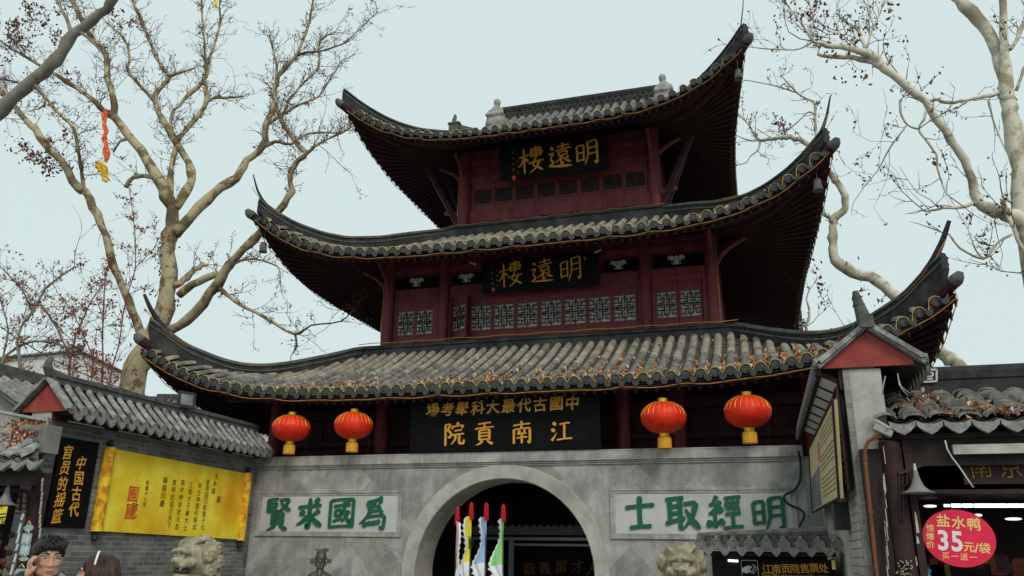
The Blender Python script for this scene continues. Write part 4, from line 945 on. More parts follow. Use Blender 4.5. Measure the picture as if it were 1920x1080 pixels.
mb=MB(); wall_roof(mb,6.57,.62,4.30,3.86,-6.1,-.12,.235,SH); rf=mb.build('tiled_top',[M['tile2'],M['pan'],M['cap2']],rw,smooth=40)
mb=MB(); mb.prism([(-.53,0),(.50,0),(.50,.06),(.02,.44),(-.53,.06)],(6.55,-6.03,3.82),(1,0,0),(0,0,1),0,.04); mb.build('gable_panel',M['gablered'],rw)
mb=MB()
for s in(-1,1):
    for k in range(3):
        t0,t1=.02+k*.32,.02+(k+1)*.32-.01; q=lambda t:Vector((6.57+s*.60*t,-6.10,4.345-.47*t)); mb.bar(q(t0),q(t1),.20,.055)
    mb.bar(Vector((6.57+s*.02,-6.10,4.295)),Vector((6.57+s*.60,-6.10,3.825)),.12,.04)
mb.build('verge_tiles',M['tile2'],rf)
mb=MB(); ridge_bar(mb,6.57,4.27,-6.05,-.12,.08,.18,SH); rb=mb.build('ridge',M['ridgetop'],rf)
mb=MB(); mb.bar((6.57,-6.12,4.28),(6.57,-6.12,4.44),.22,.16); p=[(6.57,-6.1,4.40),(6.53,-6.1,4.58),(6.55,-6.1,4.78),(6.60,-6.1,4.92)]; mb.tube([(6.57,-6.1,4.34),(6.545,-6.1,4.48),(6.52,-6.1,4.60),(6.505,-6.1,4.70),(6.50,-6.1,4.78)],[.10,.082,.066,.055,.035],10); mb.tube([(6.52,-6.1,4.585),(6.518,-6.1,4.605)],.075,10); mb.tube([(6.507,-6.1,4.685),(6.505,-6.1,4.70)],.063,10); mb.build('ridge_horn',M['ridgetop'],rf,smooth=40)
mb=MB(); mb.box(5.93,6.0,-6.05,-.15,3.74,3.82); mb.box(6.20,6.25,-6.0,-.15,3.56,3.83)
for k in range(8): y=-5.9+k*.70; mb.obox((6.10,y,3.735),(.10,0,-.055),(0,.04,0),(.012,0,.022))
rbuild(mb,'eave_frame',M['dark'])
mb=MB()
for k in range(7): y=-5.9+k*.70; mb.obox((6.10,y+.35,3.735),(.10,0,-.055),(0,.31,0),(.006,0,.011))
rbuild(mb,'soffit_panel',mat('soffit_white',(.76,.75,.72),(.84,.83,.80),3,.85,.05))
# info board, narrow gilt board
A=[onR(1568,748,.06),onR(1582,935,.06),onR(1529,962,.06),onR(1523,842,.06)]
def board_on_right(name,label,cat,quad,m,edge,th=.05):
    c=sum(quad,Vector())/4; n=thing(name,label,cat,(c.x,c.y,min(q.z for q in quad))); N=Vector((-1,-SH,0)).normalized()
    mb=MB(); f=[q+N*th for q in quad]; i=[mb.P(p) for p in f]+[mb.P(p) for p in quad]; mb.face(i[:4]); mb.face(i[4:][::-1])
    for k in range(4): mb.face((i[k],i[(k+1)%4],i[4+(k+1)%4],i[4+k]))
    b=mb.build('board',m,n); mb=MB()
    for k in range(4): mb.bar(f[k]+N*.004,f[(k+1)%4]+N*.004,.028,.028,N)
    mb.build('frame',edge,n); return n,f,N,b
zt=3.42; zb=2.22
Aq=[Vector((0,0,0))]*4
ya,yb=onR(1568,748,.06).y,onR(1524,842,.06).y
ya=max(ya,-5.3); yb=min(yb,-1.0)
def RP(y,z,d): return Vector((6.0-d-SH*y,y,z))
q=[RP(ya,zb,.06),RP(yb,zb,.06),RP(yb,zt,.06),RP(ya,zt,.06)]
q=[onR(1582,934,.15),onR(1529,961,.15),onR(1523,841,.15),onR(1570,749,.15)]
n,f,N,b=board_on_right('notice_board','cream notice board with printed columns and a grey picture on the right courtyard wall','notice board',q,M['cream'],M['brown'])
L=lambda u,v:(f[0].lerp(f[1],u)).lerp(f[3].lerp(f[2],u),v)
mb=MB(); mb.quad(L(.55,.04)+N*.004,L(.98,.04)+N*.004,L(.98,.52)+N*.004,L(.55,.56)+N*.004); mb.build('picture',M['photo'],b)
mb=MB()
for k in range(15):
    v=.90-k*.056; u1=.48; u0=.05
    if k in(4,9): continue
    mb.quad(L(u0,v)+N*.004,L(u1,v)+N*.004,L(u1,v+.014)+N*.004,L(u0,v+.014)+N*.004)
mb.build('printed_text',M['printline'],b)
mb=MB(); mb.quad(L(.52,.62)+N*.005,L(.56,.62)+N*.005,L(.56,.86)+N*.005,L(.52,.86)+N*.005); mb.build('red_heading',M['seal'],b)
RX=lambda y,z:Vector((6.21,y,z))
q=[RX(-5.95,2.36),RX(-5.62,2.36),RX(-5.62,3.60),RX(-5.95,3.60)]
n,f,N,b=board_on_right('couplet_board','narrow black board with gilt brush strokes between the notice board and the pillar','sign',q,M['black'],M['brown'],.04)
L2=lambda u,v:(f[0].lerp(f[1],u)).lerp(f[3].lerp(f[2],u),v)
r_=random.Random(4)
for col in(.3,.68):
    for k in range(13):
        mb=MB()
        v=.93-k*.068+r_.uniform(-.01,.01)
        for j in range(3):
            u=col+r_.uniform(-.13,.13); t=mb
            a=L2(u,v)+N*.004; e=L2(u+r_.uniform(-.12,.12),v-r_.uniform(.012,.04))+N*.004; t.bar(a,e,.012,.016,N)
        mb.build('brush_mark',M['seal'] if (k in(7,8) and col<.5) else M['gold'],b)
# black speaker box, cable
a=onR(1578,968,.10); mb=MB(); mb.obox(a,(.10,0,0),(0,.17,0),(0,0,.17)); mb.bar(a+Vector((.05,0,0)),a+Vector((.2,0,.1)),.05,.05); tag(mb.build('wall_box',M['blk']),'black box fixed to the right wall under the cream notice board','box')
mb=MB(); pts=[at(x,y,-.10) for x,y in((1497,846),(1501,870),(1500,900),(1490,918),(1470,930),(1478,945),(1500,955),(1508,966),(1500,985),(1497,1000))]
Q=[]
for k in range(len(pts)-1):
    a,b_,c_,e=pts[max(k-1,0)],pts[k],pts[k+1],pts[min(k+2,len(pts)-1)]
    for s in range(4):
        t=s/4; Q.append(.5*((2*b_)+(c_-a)*t+(2*a-5*b_+4*c_-e)*t*t+(3*b_-a-3*c_+e)*t**3))
mb.tube(Q,.022,7); tag(mb.build('cable',M['cable'],smooth=True),'thick black cable hanging in loops down the gate wall beside the right inset panel','cable')
# ------------------------------------------------------------------ ticket office
tk=thing('ticket_office','small dark ticket office with a grey tiled eave in the right corner of the courtyard','ticket office',(5.2,-2.9,0))
ye=-3.5; x0,x1=4.16,6.16
mb=MB(); mb.box(4.35,6.14,-2.95,-1.2,0,1.62); mb.box(4.25,6.15,-3.35,-1.2,1.60,1.66); mb.build('walls',M['dark'],tk)
mb=MB(); n_=9
zc=lambda x: at(1480,1020,ye).z+ (0.0)
zE=at(1440,1021,ye).z
def tz(t): return zE+.0+ .13*t
for i in range(n_):
    x=x0+.06+i*.243; mb.cur=0
    for k in range(4):
        ta,tb=k*.25,k*.25+.27; ring=[]
        for t,r_ in((ta,.078),(tb,.066)): ring.append([mb.P((x+r_*math.cos(PI*q_/6),ye+.62*t,tz(t)-.02+r_*math.sin(PI*q_/6))) for q_ in range(7)])
        for q_ in range(6): mb.face((ring[0][q_],ring[0][q_+1],ring[1][q_+1],ring[1][q_]))
    mb.cur=2
    rin=[[mb.P((x+r_*math.cos(2*PI*q_/14),ye-d,zE+r_*math.sin(2*PI*q_/14))) for q_ in range(14)] for r_,d in((.08,-.03),(.085,.012),(.066,.018),(.058,.006),(.02,.012))]
    for a in range(4):
        for q_ in range(14): mb.face((rin[a][q_],rin[a][(q_+1)%14],rin[a+1][(q_+1)%14],rin[a+1][q_]))
    mb.face(rin[4]); mb.ell((x,ye+.05,zE+.095),(.028,.028,.035),8,6)
    if i<n_-1 or True:
        xm=x+.1215; pr=[(-.07,.05),(-.03,.01),(.03,.01),(.07,.05),(.085,-.03),(.03,-.10),(0,-.125),(-.03,-.10),(-.085,-.03)]
        f0=[mb.P((xm+a,ye-.015-(.03 if b<0 else 0),zE-.05+b)) for a,b in pr]; f1=[mb.P((xm+a,ye+.02,zE-.05+b)) for a,b in pr]; mb.face(f0); mb.face(f1[::-1])
        for q_ in range(9): mb.face((f0[q_],f1[q_],f1[(q_+1)%9],f0[(q_+1)%9]))
        mb.cur=1; mb.grid([[(xm+a,ye+.62*t,tz(t)-.06+b) for a,b in((-.085,.05),(0,.0),(.085,.05))] for t in(0,.33,.66,1)]); mb.cur=2
mb.build('tiled_eave',[M['tile'],M['pan'],M['cap2']],tk,smooth=40)
mb=MB(); mb.tube([(4.15,-2.88,tz(1)),(5.0,-2.88,tz(1)+.035),(6.1,-2.88,tz(1)+.085)],[.05,.06,.07],8); mb.box(4.2,6.1,-2.92,-2.84,tz(1)-.2,tz(1)+.02); mb.build('ridge',M['tile'],tk,smooth=40)
mb=MB(); mb.box(4.2,6.14,-3.42,-3.30,1.60,1.665); mb.build('fascia',M['eave'],tk)
a=at(1428,1047,-3.3); b=at(1557,1085,-3.3); n=thing('ticket_sign','black ticket office sign with gilt characters and an English line below','sign',((a.x+b.x)/2,-3.28,b.z))
mb=MB(); mb.box(at(1386,1047,-3.3).x,b.x+.05,-3.30,-3.27,1.2,a.z); bd=mb.build('board',M['black'],n)
mb=MB(); c0,c1=at(1438,1067,-3.31),at(1544,1065,-3.31)
for k,ch in enumerate('江南贡院售票处'): put_glyph(mb,ch,c0.lerp(c1,k/6),(1,0,0),(0,0,1),.142,off=.004,ext=.01,rise=.03)
mb.build('characters',M['gold'],bd)
mb=MB(); me,(gx0,gx1,gy0,gy1)=glyph('Ticket Office of Jiangnan Imperial Examination',.006,.01); O=at(1428,1079.5,-3.31); s_=(at(1553,1079,-3.31).x-O.x)/(gx1-gx0)
mb.mesh(me,lambda p:O+Vector(((p.x-gx0)*s_,-p.z*s_*.2-.002,(p.y-.3)*s_*1.7))); mb.build('english_line',M['gold'],bd)
mb=MB(); a=at(1389,1050,-3.31); b=at(1423,1085,-3.31)
for x_,y_,z_,w_ in((a.x,b.x,a.z-.008,a.z),(a.x,a.x+.006,b.z,a.z),(b.x-.006,b.x,b.z,a.z)): mb.box(x_,y_,-3.308,-3.302,z_,w_)
P=lambda x,y:(at(x,y,-3.305).x,at(x,y,-3.305).z)
mb.prism([P(*q_) for q_ in((1391,1072),(1391,1066),(1398,1062),(1404,1060),(1410,1064),(1406,1068),(1410,1072),(1400,1075))][::-1],(0,-3.304,0),(1,0,0),(0,0,1),0,.004)
mb.build('ticket_icon',M['bat'],bd)
mb=MB()
for q_ in(((1404,1071),(1411,1058),(1417,1063),(1410,1075)),((1411,1070),(1415,1060),(1420,1066),(1413,1076))):
    for k in range(4): a_,b_=at(*q_[k],-3.312),at(*q_[(k+1)%4],-3.312); mb.bar(a_,b_,.006,.006,(0,1,0))
mb.build('ticket_outline',M['bat'],bd)
a=at(1365,1051,-3.0); b=at(1384,1052,-3.0); mb=MB(); mb.tube([a,b],.017,8); tag(mb.build('tube_lamp',M['tube'],smooth=40),'short bright tube lamp under the ticket office eave','lamp')
c=at(1562,1046,-3.40); mb=MB(); mb.tube([c+Vector((-.07,-.02,-.01)),c+Vector((.05,.02,.03))],[.022,.018],8); mb.tube([c+Vector((.0,0,-.03)),c+Vector((.0,0,-.16))],.028,8); tag(mb.build('eave_lamp',M['signgold'],smooth=40),'small yellow lamp fitting at the right end of the ticket sign','lamp')
# ------------------------------------------------------------------ shop roofs of stacked curved tiles
def stack_roof(mb,x0,x1,ye,ze,yt,zt,seed,pitch=.29,cut=None):
    rr=random.Random(seed); n=int((x1-x0)/pitch)
    def pl(t): return Vector((0,ye+(yt-ye)*t,ze+(zt-ze)*(.9*t+.1*t*t)))
    L=(pl(1)-pl(0)).length
    for i in range(n+1):
        x=x0+i*pitch
        m=int(L/.125); mb.cur=0; tm=cut(x) if cut else 1
        for k in range(m):
            if (k+1)/m>tm: break                      # convex cover tiles
            t=(k+.2)/m; a=pl(t); b=pl(min(1,t+1.9/m)); w=.125*rr.uniform(.92,1.05); h=.075*rr.uniform(.8,1.1); ox=rr.gauss(0,.012); lift=.055+rr.uniform(0,.018); yaw=rr.gauss(0,.02)
            up=[];lo=[]
            for pt,sx in((a,1),(b,.95)):
                r0=[]; r1=[]
                for q in range(8):
                    an=PI*(q/7); xx=w*sx*math.cos(an); zz=h*math.sin(an)
                    r0.append(mb.P((x+ox+xx+yaw*(pt-a).y*5,pt.y,pt.z+lift+zz+(.022 if pt is a else -.014)))); r1.append(mb.P((x+ox+xx*.9+yaw*(pt-a).y*5,pt.y,pt.z+lift+zz*.78-.014+(.022 if pt is a else -.014))))
                up.append(r0); lo.append(r1)
            for q in range(7): mb.face((up[0][q],up[0][q+1],up[1][q+1],up[1][q])); mb.face((up[0][q],lo[0][q],lo[0][q+1],up[0][q+1]))
        mb.cur=1; xm=x+pitch/2; m=int(L/.14)
        for k in range(m):
            if (k+1)/m>(cut(xm) if cut else 1): break
            a=pl(k/m); b=pl((k+1.2)/m)
            R_=[[mb.P((xm+dx,pt.y,pt.z+dz+e)) for dx,dz in((-.14,.05),(-.07,.012),(0,0),(.07,.012),(.14,.05))] for pt,e in((a,.02),(b,0))]
            for q in range(4): mb.face((R_[0][q],R_[0][q+1],R_[1][q+1],R_[1][q]))
        mb.cur=2; a=pl(0)
        pr=[(-.145,.055),(-.07,.02),(0,.012),(.07,.02),(.145,.055),(.135,-.01),(.07,-.075),(0,-.115),(-.07,-.075),(-.135,-.01)]
        f0=[mb.P((xm+u,a.y-.035-max(0,-v)*.4,a.z+v)) for u,v in pr]; f1=[mb.P((xm+u,a.y+.0,a.z+v)) for u,v in pr]; mb.face(f0); mb.face(f1[::-1])
        for q in range(10): mb.face((f0[q],f1[q],f1[(q+1)%10],f0[(q+1)%10]))
    mb.cur=1; xe=x1+.2; xt=xe if not cut else x1-1.0
    mb.quad(pl(0)+Vector((x0-.1,0,-.03)),pl(0)+Vector((xe if not cut else x1+.05,0,-.03)),pl(1)+Vector((xt,0,-.03)),pl(1)+Vector((x0-.1,0,-.03)))
    return pl
def leaves_on(pl,x0,x1,N,seed,spots,size=(.05,.12)):
    mb=MB(); rr=random.Random(seed)
    for k in range(N):
        sx,t0,sp=rr.choice(spots); x=sx+rr.gauss(0,sp); t=min(1,max(0,t0+rr.gauss(0,.12))); p=pl(t)
        if x<x0 or x>x1: continue
        mb.cur=rr.choice((0,0,1,2,2)); leafquad(mb,Vector((x,p.y,p.z+.09+rr.uniform(0,.08))),rr.uniform(*size),rr)
    return mb
# right shop
YS=-6.2
shop=thing('snack_shop','dark timber snack shop with an old grey stacked-tile roof at the right edge','shop',(8.3,-5.5,0))
e0=at(1650,803,YS); zE=e0.z+.02; yt=-4.75; zt=at(1800,748,yt).z
mb=MB(); pl=stack_roof(mb,6.66,10.6,YS,zE,yt,zt,3); mb.build('stacked_tile_roof',[M['tile'],M['pan'],M['cap2']],shop,smooth=50)
ztop=at(1800,690,yt+.1).z
mb=MB(); mb.box(6.75,10.8,yt-.03,yt+.25,zt-.15,ztop-.07); mb.tube([(6.72,yt+.1,ztop-.06),(10.8,yt+.1,ztop-.06)],.09,8); mb.box(6.70,10.8,yt-.06,yt+.27,zt+.03,zt+.08); mb.box(6.70,10.8,yt-.05,yt+.26,ztop-.17,ztop-.13); rg=mb.build('roof_ridge',M['ridge'],shop)
mb=MB()
def fret(pts):
    for a,b in zip(pts,pts[1:]): mb.bar(at(*a,yt-.055),at(*b,yt-.055),.024,.024,(0,1,0))
fret([(1714,717),(1714,694),(1756,693),(1756,715),(1714,717)]); fret([(1749,710),(1722,711),(1722,700),(1749,699),(1749,705),(1733,706)])
mb.build('fret_ornament',M['whiteold'],rg)
tag(leaves_on(pl,6.6,8.6,190,8,[(7.0,.85,.12),(7.15,.6,.12),(7.4,.9,.2),(6.95,.35,.10),(7.3,.1,.1),(8.0,.05,.1),(7.7,.2,.08),(8.3,.12,.08)],(.045,.095)).build('fallen_leaves',[M['leafo'],M['leafpale'],M['leafdark']]),'orange dead leaves lying on the snack shop roof','leaves',kind='stuff')
mb=MB(); z3=at(1672,830,-6.1).z
def postpx(mb,pa,pb,pc,pd,Y,dep):  # quad in picture (left-top, right-top, right-bottom, left-bottom) on plane Y, down to the ground
    a,b=at(*pa,Y),at(*pb,Y); mb.box(a.x,b.x,Y,Y+dep,0,max(a.z,b.z))
postpx(mb,(1612,842),(1650,842),0,0,-6.14,.1)
mb.build('side_board',M['dark'],shop)
mb=MB(); x=at(1676,900,-6.2).x; mb.lathe([(.12,0),(.12,2.9)],(x+.02,-6.08,0),14); mb.build('post',M['brown'],shop,smooth=40)
mb=MB(); a=at(1660,845,-6.22); b=at(1664,1080,-6.22)
r_=random.Random(3)
for k in range(14):
    t=r_.random(); p=at(1657+8*t+r_.uniform(-1.5,1.5),850+230*t,-6.215); mb.box(p.x-.003,p.x+.004,-6.222,-6.2,p.z-.10,p.z+.10)
for (px,ya_,yb_,w_) in((1713,962,1000,5),(1717,1008,1020,5),(1714,1045,1062,4),(1712,1035,1042,2)):
    p=at(px,ya_,-6.12); q_=at(px+2,yb_,-6.12); mb.prism([(0,0),(w_*.006,.01),(w_*.005,p.z-q_.z),(.006,p.z-q_.z+.02)],(p.x,-6.13,q_.z),(1,0,0),(0,0,1),0,.006)
for k in range(40):
    p=at(r_.uniform(1680,1712),r_.uniform(1050,1078),-6.25); mb.box(p.x-.004,p.x+.004,-6.26,-6.2,p.z-.006,p.z+.006)
mb.build('peeling_paint',M['brownp'],shop)
mb=MB(); a=at(1706,900,-6.1); mb.box(a.x-.03,a.x+.05,-6.12,-6.0,0,2.75); mb.build('door_post',M['brown'],shop)
mb=MB(); mb.box(6.8,11,-6.05,-5.95,2.62,2.95); mb.box(6.55,11,-6.1,-5.0,2.93,2.99); mb.build('eave_beam',M['dark'],shop)
mb=MB(); a=at(1785,838,-6.12); mb.box(a.x,11,-6.16,-6.10,at(1800,852,-6.12).z,a.z+.02); mb.build('weathered_beam',M['plaster'],shop)
mb=MB(); mb.box(6.8,11,-3.2,-3.1,0,3.2); mb.box(6.78,6.86,-5.9,-3.1,0,3.2); mb.box(10.9,11,-6,-3.1,0,3.2); mb.box(6.8,11,-5.95,-3.1,3.1,3.2); mb.build('interior',M['dark'],shop)
mb=MB(); a=at(1780,968,-5.0); mb.box(6.9,10.8,-5.9,-3.3,a.z+.22,a.z+.26); mb.build('ceiling',M['brown'],shop)
for i,(xa,xb) in enumerate(((1770,1781),(1784,1802),(1805,1824),(1827,1889),(1891,1912),(1914,1960))):
    a,b=at(xa,948,-5.7),at(xb,948,-5.7); mb=MB(); mb.tube([a,b],.022 if i else .016,8); tag(mb.build('fluorescent_tube',M['tube'],smooth=40),('dim leftmost short','second from left short','third from left short','longest','fifth from left short','sixth, frame-cut')[i]+' stretch of fluorescent light above the oval price sign' ,'lamp','fluorescent lights in the snack shop')
for i,(px,py,w_) in enumerate(((1900,973,.06),(1834,966,.03),(1744,949,.05))):
    p=at(px,py,-4.9); mb=MB(); mb.ell(p,(w_*1.6,w_*1.6,.018),12,6); tag(mb.build('ceiling_lamp',M['spot'],smooth=True),('larger round ceiling lamp inside the snack shop','smaller round ceiling lamp inside the snack shop','dim ceiling lamp behind the trumpet lamp shade')[i],'lamp','ceiling lamps in the snack shop')
r_=random.Random(21)
for k in range(16):
    px=r_.uniform(1725,1915); py=r_.uniform(1035,1078); p=at(px,py,-4.6); mb=MB(); s_=r_.uniform(.06,.1)
    mb.prism([(-s_,-s_*1.3),(s_,-s_*1.3),(s_*.92,s_*1.2),(s_*.5,s_*1.35),(-s_*.5,s_*1.35),(-s_*.92,s_*1.2)],p,(1,0,0),(0,0,1),-.03,.03)
    tag(mb.build('snack_packet',[M['snackr'],M['snacky'],M['brown']][k%3]),'dim snack packet on the dark shelves inside the snack shop','packet','snack packets in the dark shop')
mb=MB()
for z in(1.02,1.35): mb.box(6.9,10.8,-4.75,-4.4,z,z+.03)
mb.build('shelf',M['dark'],shop)
# name board 南京
a=at(1800,855,-5.9); n=thing('shop_sign','dark brown shop sign with dull gilt characters under the right shop eave','sign',(8.3,-5.88,2.3))
mb=MB(); mb.box(a.x,10.5,-5.9,-5.85,at(1800,908,-5.9).z,a.z); bd=mb.build('board',M['signbrown'],n)
mb=MB()
for ch,px in(('南',1838),('京',1894)): put_glyph(mb,ch,at(px,875,-5.91),(1,0,0),(0,0,1),.27,off=-.004,ext=.01,rise=.05,sx=.95)
mb.build('characters',M['golddim'],bd)
# red oval price sign
c=at(1798,1009,-6.0); n=thing('price_sign','red oval price sign with yellow characters and a white 35 hanging in the shop front','sign',(c.x,-6.0,c.z-.3))
U=(Vector((1,0,-.085))).normalized(); V=Vector((.085,0,1)).normalized(); ru=(at(1868,1015,-6).x-at(1729,1000,-6).x)/2; rv=(at(1798,955,-6).z-at(1798,1063,-6).z)/2
mb=MB(); mb.prism([(ru*math.cos(2*PI*k/64),rv*math.sin(2*PI*k/64)) for k in range(64)],c,U,V,-.012,.0); bd=mb.build('oval_board',M['signred'],n)
def ptxt(s,pa,pb,size,m,nm,off=.014,vert=False,**kk):
    mb=MB(); a,b=at(*pa,-6.001),at(*pb,-6.001)
    for k,ch in enumerate(s): put_glyph(mb,ch,a.lerp(b,k/max(1,len(s)-1)),U,V,size,off=off,ext=.006,**kk)
    mb.build(nm,m,bd)
px1=.0073
ptxt('盐水鸭',(1768.5,976),(1826,983),20*px1,M['signgold'],'product_name',.014,rise=.06)
ptxt('惊爆价',(1744,990),(1744.5,1021),11.5*px1,M['signgold'],'offer_text',.012)
ptxt('35',(1768,1012),(1794,1014),31*px1/.76,M['signw'],'price_digits',.028,sx=.85)
ptxt('元',(1817,1026),(1817,1026),16*px1,M['signgold'],'unit_text',.012)
ptxt('/',(1831,1027),(1831,1027),19*px1,M['signgold'],'unit_text',.01)
ptxt('袋',(1846,1028),(1846,1028),16.5*px1,M['signgold'],'unit_text',.012)
ptxt('买一送一',(1773,1042),(1825,1045),11*px1,M['signgold'],'offer_line',.006,rise=.1)
# lamp shade, lattice bracket, pipe, wire
def trumpet_lamp(label,c,s=1.0):
    n=thing('hanging_lamp',label,'lamp',c); mb=MB(); mb.lathe([(.022*s,.25*s),(.03*s,.20*s),(.045*s,.14*s),(.075*s,.07*s),(.12*s,.025*s),(.185*s,.0),(.18*s,-.006),(.11*s,.012*s),(.06*s,.06*s)],c,24); mb.build('shade',M['cabinet'] if s<1.05 else M['metal'],n,smooth=40)
    mb=MB(); mb.tube([c+Vector((0,0,.24*s)),c+Vector((0,0,.33*s))],[.018,.012],8); mb.build('stem',M['whiteold'],n); return n
trumpet_lamp('grey trumpet lamp shade hanging from a bracket beside the snack shop post',at(1722,924,-6.3),.98)
n=thing('lattice_bracket','brown timber lattice bracket fixed to the snack shop post behind the lamp','bracket',at(1700,980,-6.2))
mb=MB(); P=lambda x,y: at(x,y,-6.2)
for a,b in(((1684,888),(1728,872)),((1686,893),(1688,980)),((1718,884),(1717,905)),((1692,893),(1693,978)),((1688,980),(1697,978)),((1692,912),(1718,906)),((1700,890),(1700,912)),((1708,888),(1708,910)),((1700,912),(1712,908))): mb.bar(P(*a),P(*b),.035 if a[1]==888 else .018,.03,(0,1,0))
mb.build('lattice',M['brown'],n)
mb=MB(); P=[at(x,y,-6.3) for x,y in((1652,818),(1640,820),(1628,828),(1622,842),(1622,860),(1624,880),(1632,960),(1640,1040),(1645,1085))]+[Vector((at(1646,1085,-6.3).x,-6.3,0))]
mb.tube(P,.021,8)
for k in(4,6): mb.tube([P[k]-Vector((0,0,.015)),P[k]+Vector((0,0,.015))],.03,8)
tag(mb.build('drain_pipe',M['copper'],smooth=40),'thin rusty orange pipe bending down the front of the right pillar','pipe')
mb=MB(); mb.tube([at(x,y,-6.25) for x,y in((1772,826),(1776,842),(1785,858),(1796,872),(1806,886),(1815,900),(1825,914))],.009,6); tag(mb.build('loose_wire',M['whiteold'],smooth=True),'loose white wire dangling from the right shop eave','wire')
mb=MB()
for pp in(((1685,712),(1690,728),(1702,742)),((1683,700),(1686,722),(1706,738)),((1660,705),(1656,725),(1655,740))): mb.tube([at(x,y,-6.15) for x,y in pp],.008,5)
tag(mb.build('loose_wire',M['metal'],smooth=True),'bunch of grey wires hanging behind the right gable above the shop roof','wire')
c=at(1738,1079,-5.3); mb=MB(); mb.lathe([(.10,-.45),(.10,-.08),(.085,-.03),(.035,0),(.035,.03)],c,16); b=thing('water_bottle','clear water bottle with a blue cap inside the snack shop','bottle',c-Vector((0,0,.45))); mb.build('bottle_body',M['trinkw'],b,smooth=40); mb=MB(); mb.lathe([(.055,.028),(.055,.075),(.02,.08)],c,16); mb.build('cap',mat('blue_cap',(.02,.18,.5),None,1,.4,0),b,smooth=40)
# guttered corner tile block of the shop roof beside the pillar
mb=MB(); p=at(1652,800,-6.3); mb.bar(at(1638,800,-6.3),at(1672,815,-6.3),.12,.07,(0,0,1)); mb.bar(at(1640,790,-6.22),at(1668,806,-6.35),.09,.05); mb.build('corner_tiles',M['plaster'],shop)
# ------------------------------------------------------------------ left shop
YL=-6.95
ls=thing('souvenir_shop','dark souvenir shop with a crumbling leaf-strewn tile roof at the left edge','shop',(-7.2,-5.6,0))
e=at(84,868,YL); zE=e.z; mb=MB(); plL=stack_roof(mb,-9.6,e.x-.16,YL,zE,-6.10,at(30,806,-6.10).z,9,cut=lambda x:min(1,max(.12,(e.x-.1-x)/1.9))); mb.build('stacked_tile_roof',[M['tile2'],M['pan'],M['cap2']],ls,smooth=50)
mb=MB(); mb.tube([at(-60,838,-6.5),at(20,838,-6.5),at(50,836,-6.5)],[.075]*3,10); mb.build('roof_roll',M['ridge'],ls,smooth=40)
tag(leaves_on(plL,-9.6,e.x-.85,420,18,[(e.x-1.25,.75,.2),(e.x-1.4,.9,.25),(e.x-1.0,.5,.15),(e.x-1.15,.95,.12),(e.x-1.4,.35,.25)],(.05,.10)).build('fallen_leaves',[M['leafo'],M['leafpale'],M['leafdark']]),'heap of orange dead leaves on the souvenir shop roof','leaves',kind='stuff')
mb=MB(); r_=random.Random(2); pts=[at(x+r_.uniform(-3,3),y+r_.uniform(-4,4),-6.3) for x,y in((5,862),(15,850),(25,846),(18,858),(30,852),(38,842),(45,836),(55,832),(50,842),(40,848),(60,851))]; mb.tube(pts,.012,5); tag(mb.build('rope_light',M['rope'],smooth=True),'tangled yellow rope light lying on the souvenir shop roof','rope light')
mb=MB(); mb.box(-9.6,e.x-.28,-6.8,-6.7,zE-.30,zE-.08); mb.box(-9.6,-6.4,-4.5,-4.4,0,3.0); mb.box(-9.7,-9.6,-6.8,-4.4,0,3.0); mb.box(-9.6,-6.4,-6.05,-4.4,zE-.1,zE-.06); mb.box(-9.6,e.x-.75,-6.9,-6.04,zE-.1,zE-.06); mb.build('interior',M['dark'],ls)
mb=MB(); a=at(70,930,-6.35); mb.box(a.x-.08,a.x+.10,-6.42,-6.25,0,zE-.1); mb.build('post',M['brown'],ls)
mb=MB()
for k in range(22):
    t=k/21; p=at(78-10*t+r_.uniform(-1,1),900+180*t,-6.43); mb.box(p.x-.006,p.x+.006,-6.428,-6.40,p.z-.03,p.z+.03)
mb.build('peeling_paint',M['brownp'],ls)
n=thing('lattice_bracket','brown timber lattice panel above the souvenirs behind the left lamp','bracket',at(40,960,-6.45))
mb=MB(); P=lambda x,y: at(x,y,-6.45)
for a,b,w_ in(((2,918),(62,922),.06),((5,932),(40,934),.022),((22,922),(22,960),.022),((40,922),(38,958),.022),((22,943),(52,944),.022),((52,925),(50,962),.022),((25,962),(52,963),.022),((30,953),(50,954),.022),((33,922),(33,935),.02)): mb.bar(P(*a),P(*b),w_,.03,(0,1,0))
mb.build('lattice',M['brown'],n)
trumpet_lamp('grey trumpet lamp shade cut off by the left frame edge',at(8,947,-6.6),1.1)
n=thing('yellow_tag','yellow price tag hanging below the left lamp','sign',at(5,982,-6.7)); mb=MB(); a=at(-22,950,-6.7); b=at(15,950,-6.7); mb.box(a.x,b.x,-6.71,-6.70,at(5,982,-6.7).z,a.z); bd=mb.build('tag_board',mat('tag_yellow',(.72,.60,.02),(.82,.72,.06),6,.5,0),n); mb=MB(); put_glyph(mb,'元',at(3,972,-6.715),(1,0,0),(0,0,1),.17,off=.014,ext=.01,rise=.05); mb.build('lettering',M['ink'],bd)
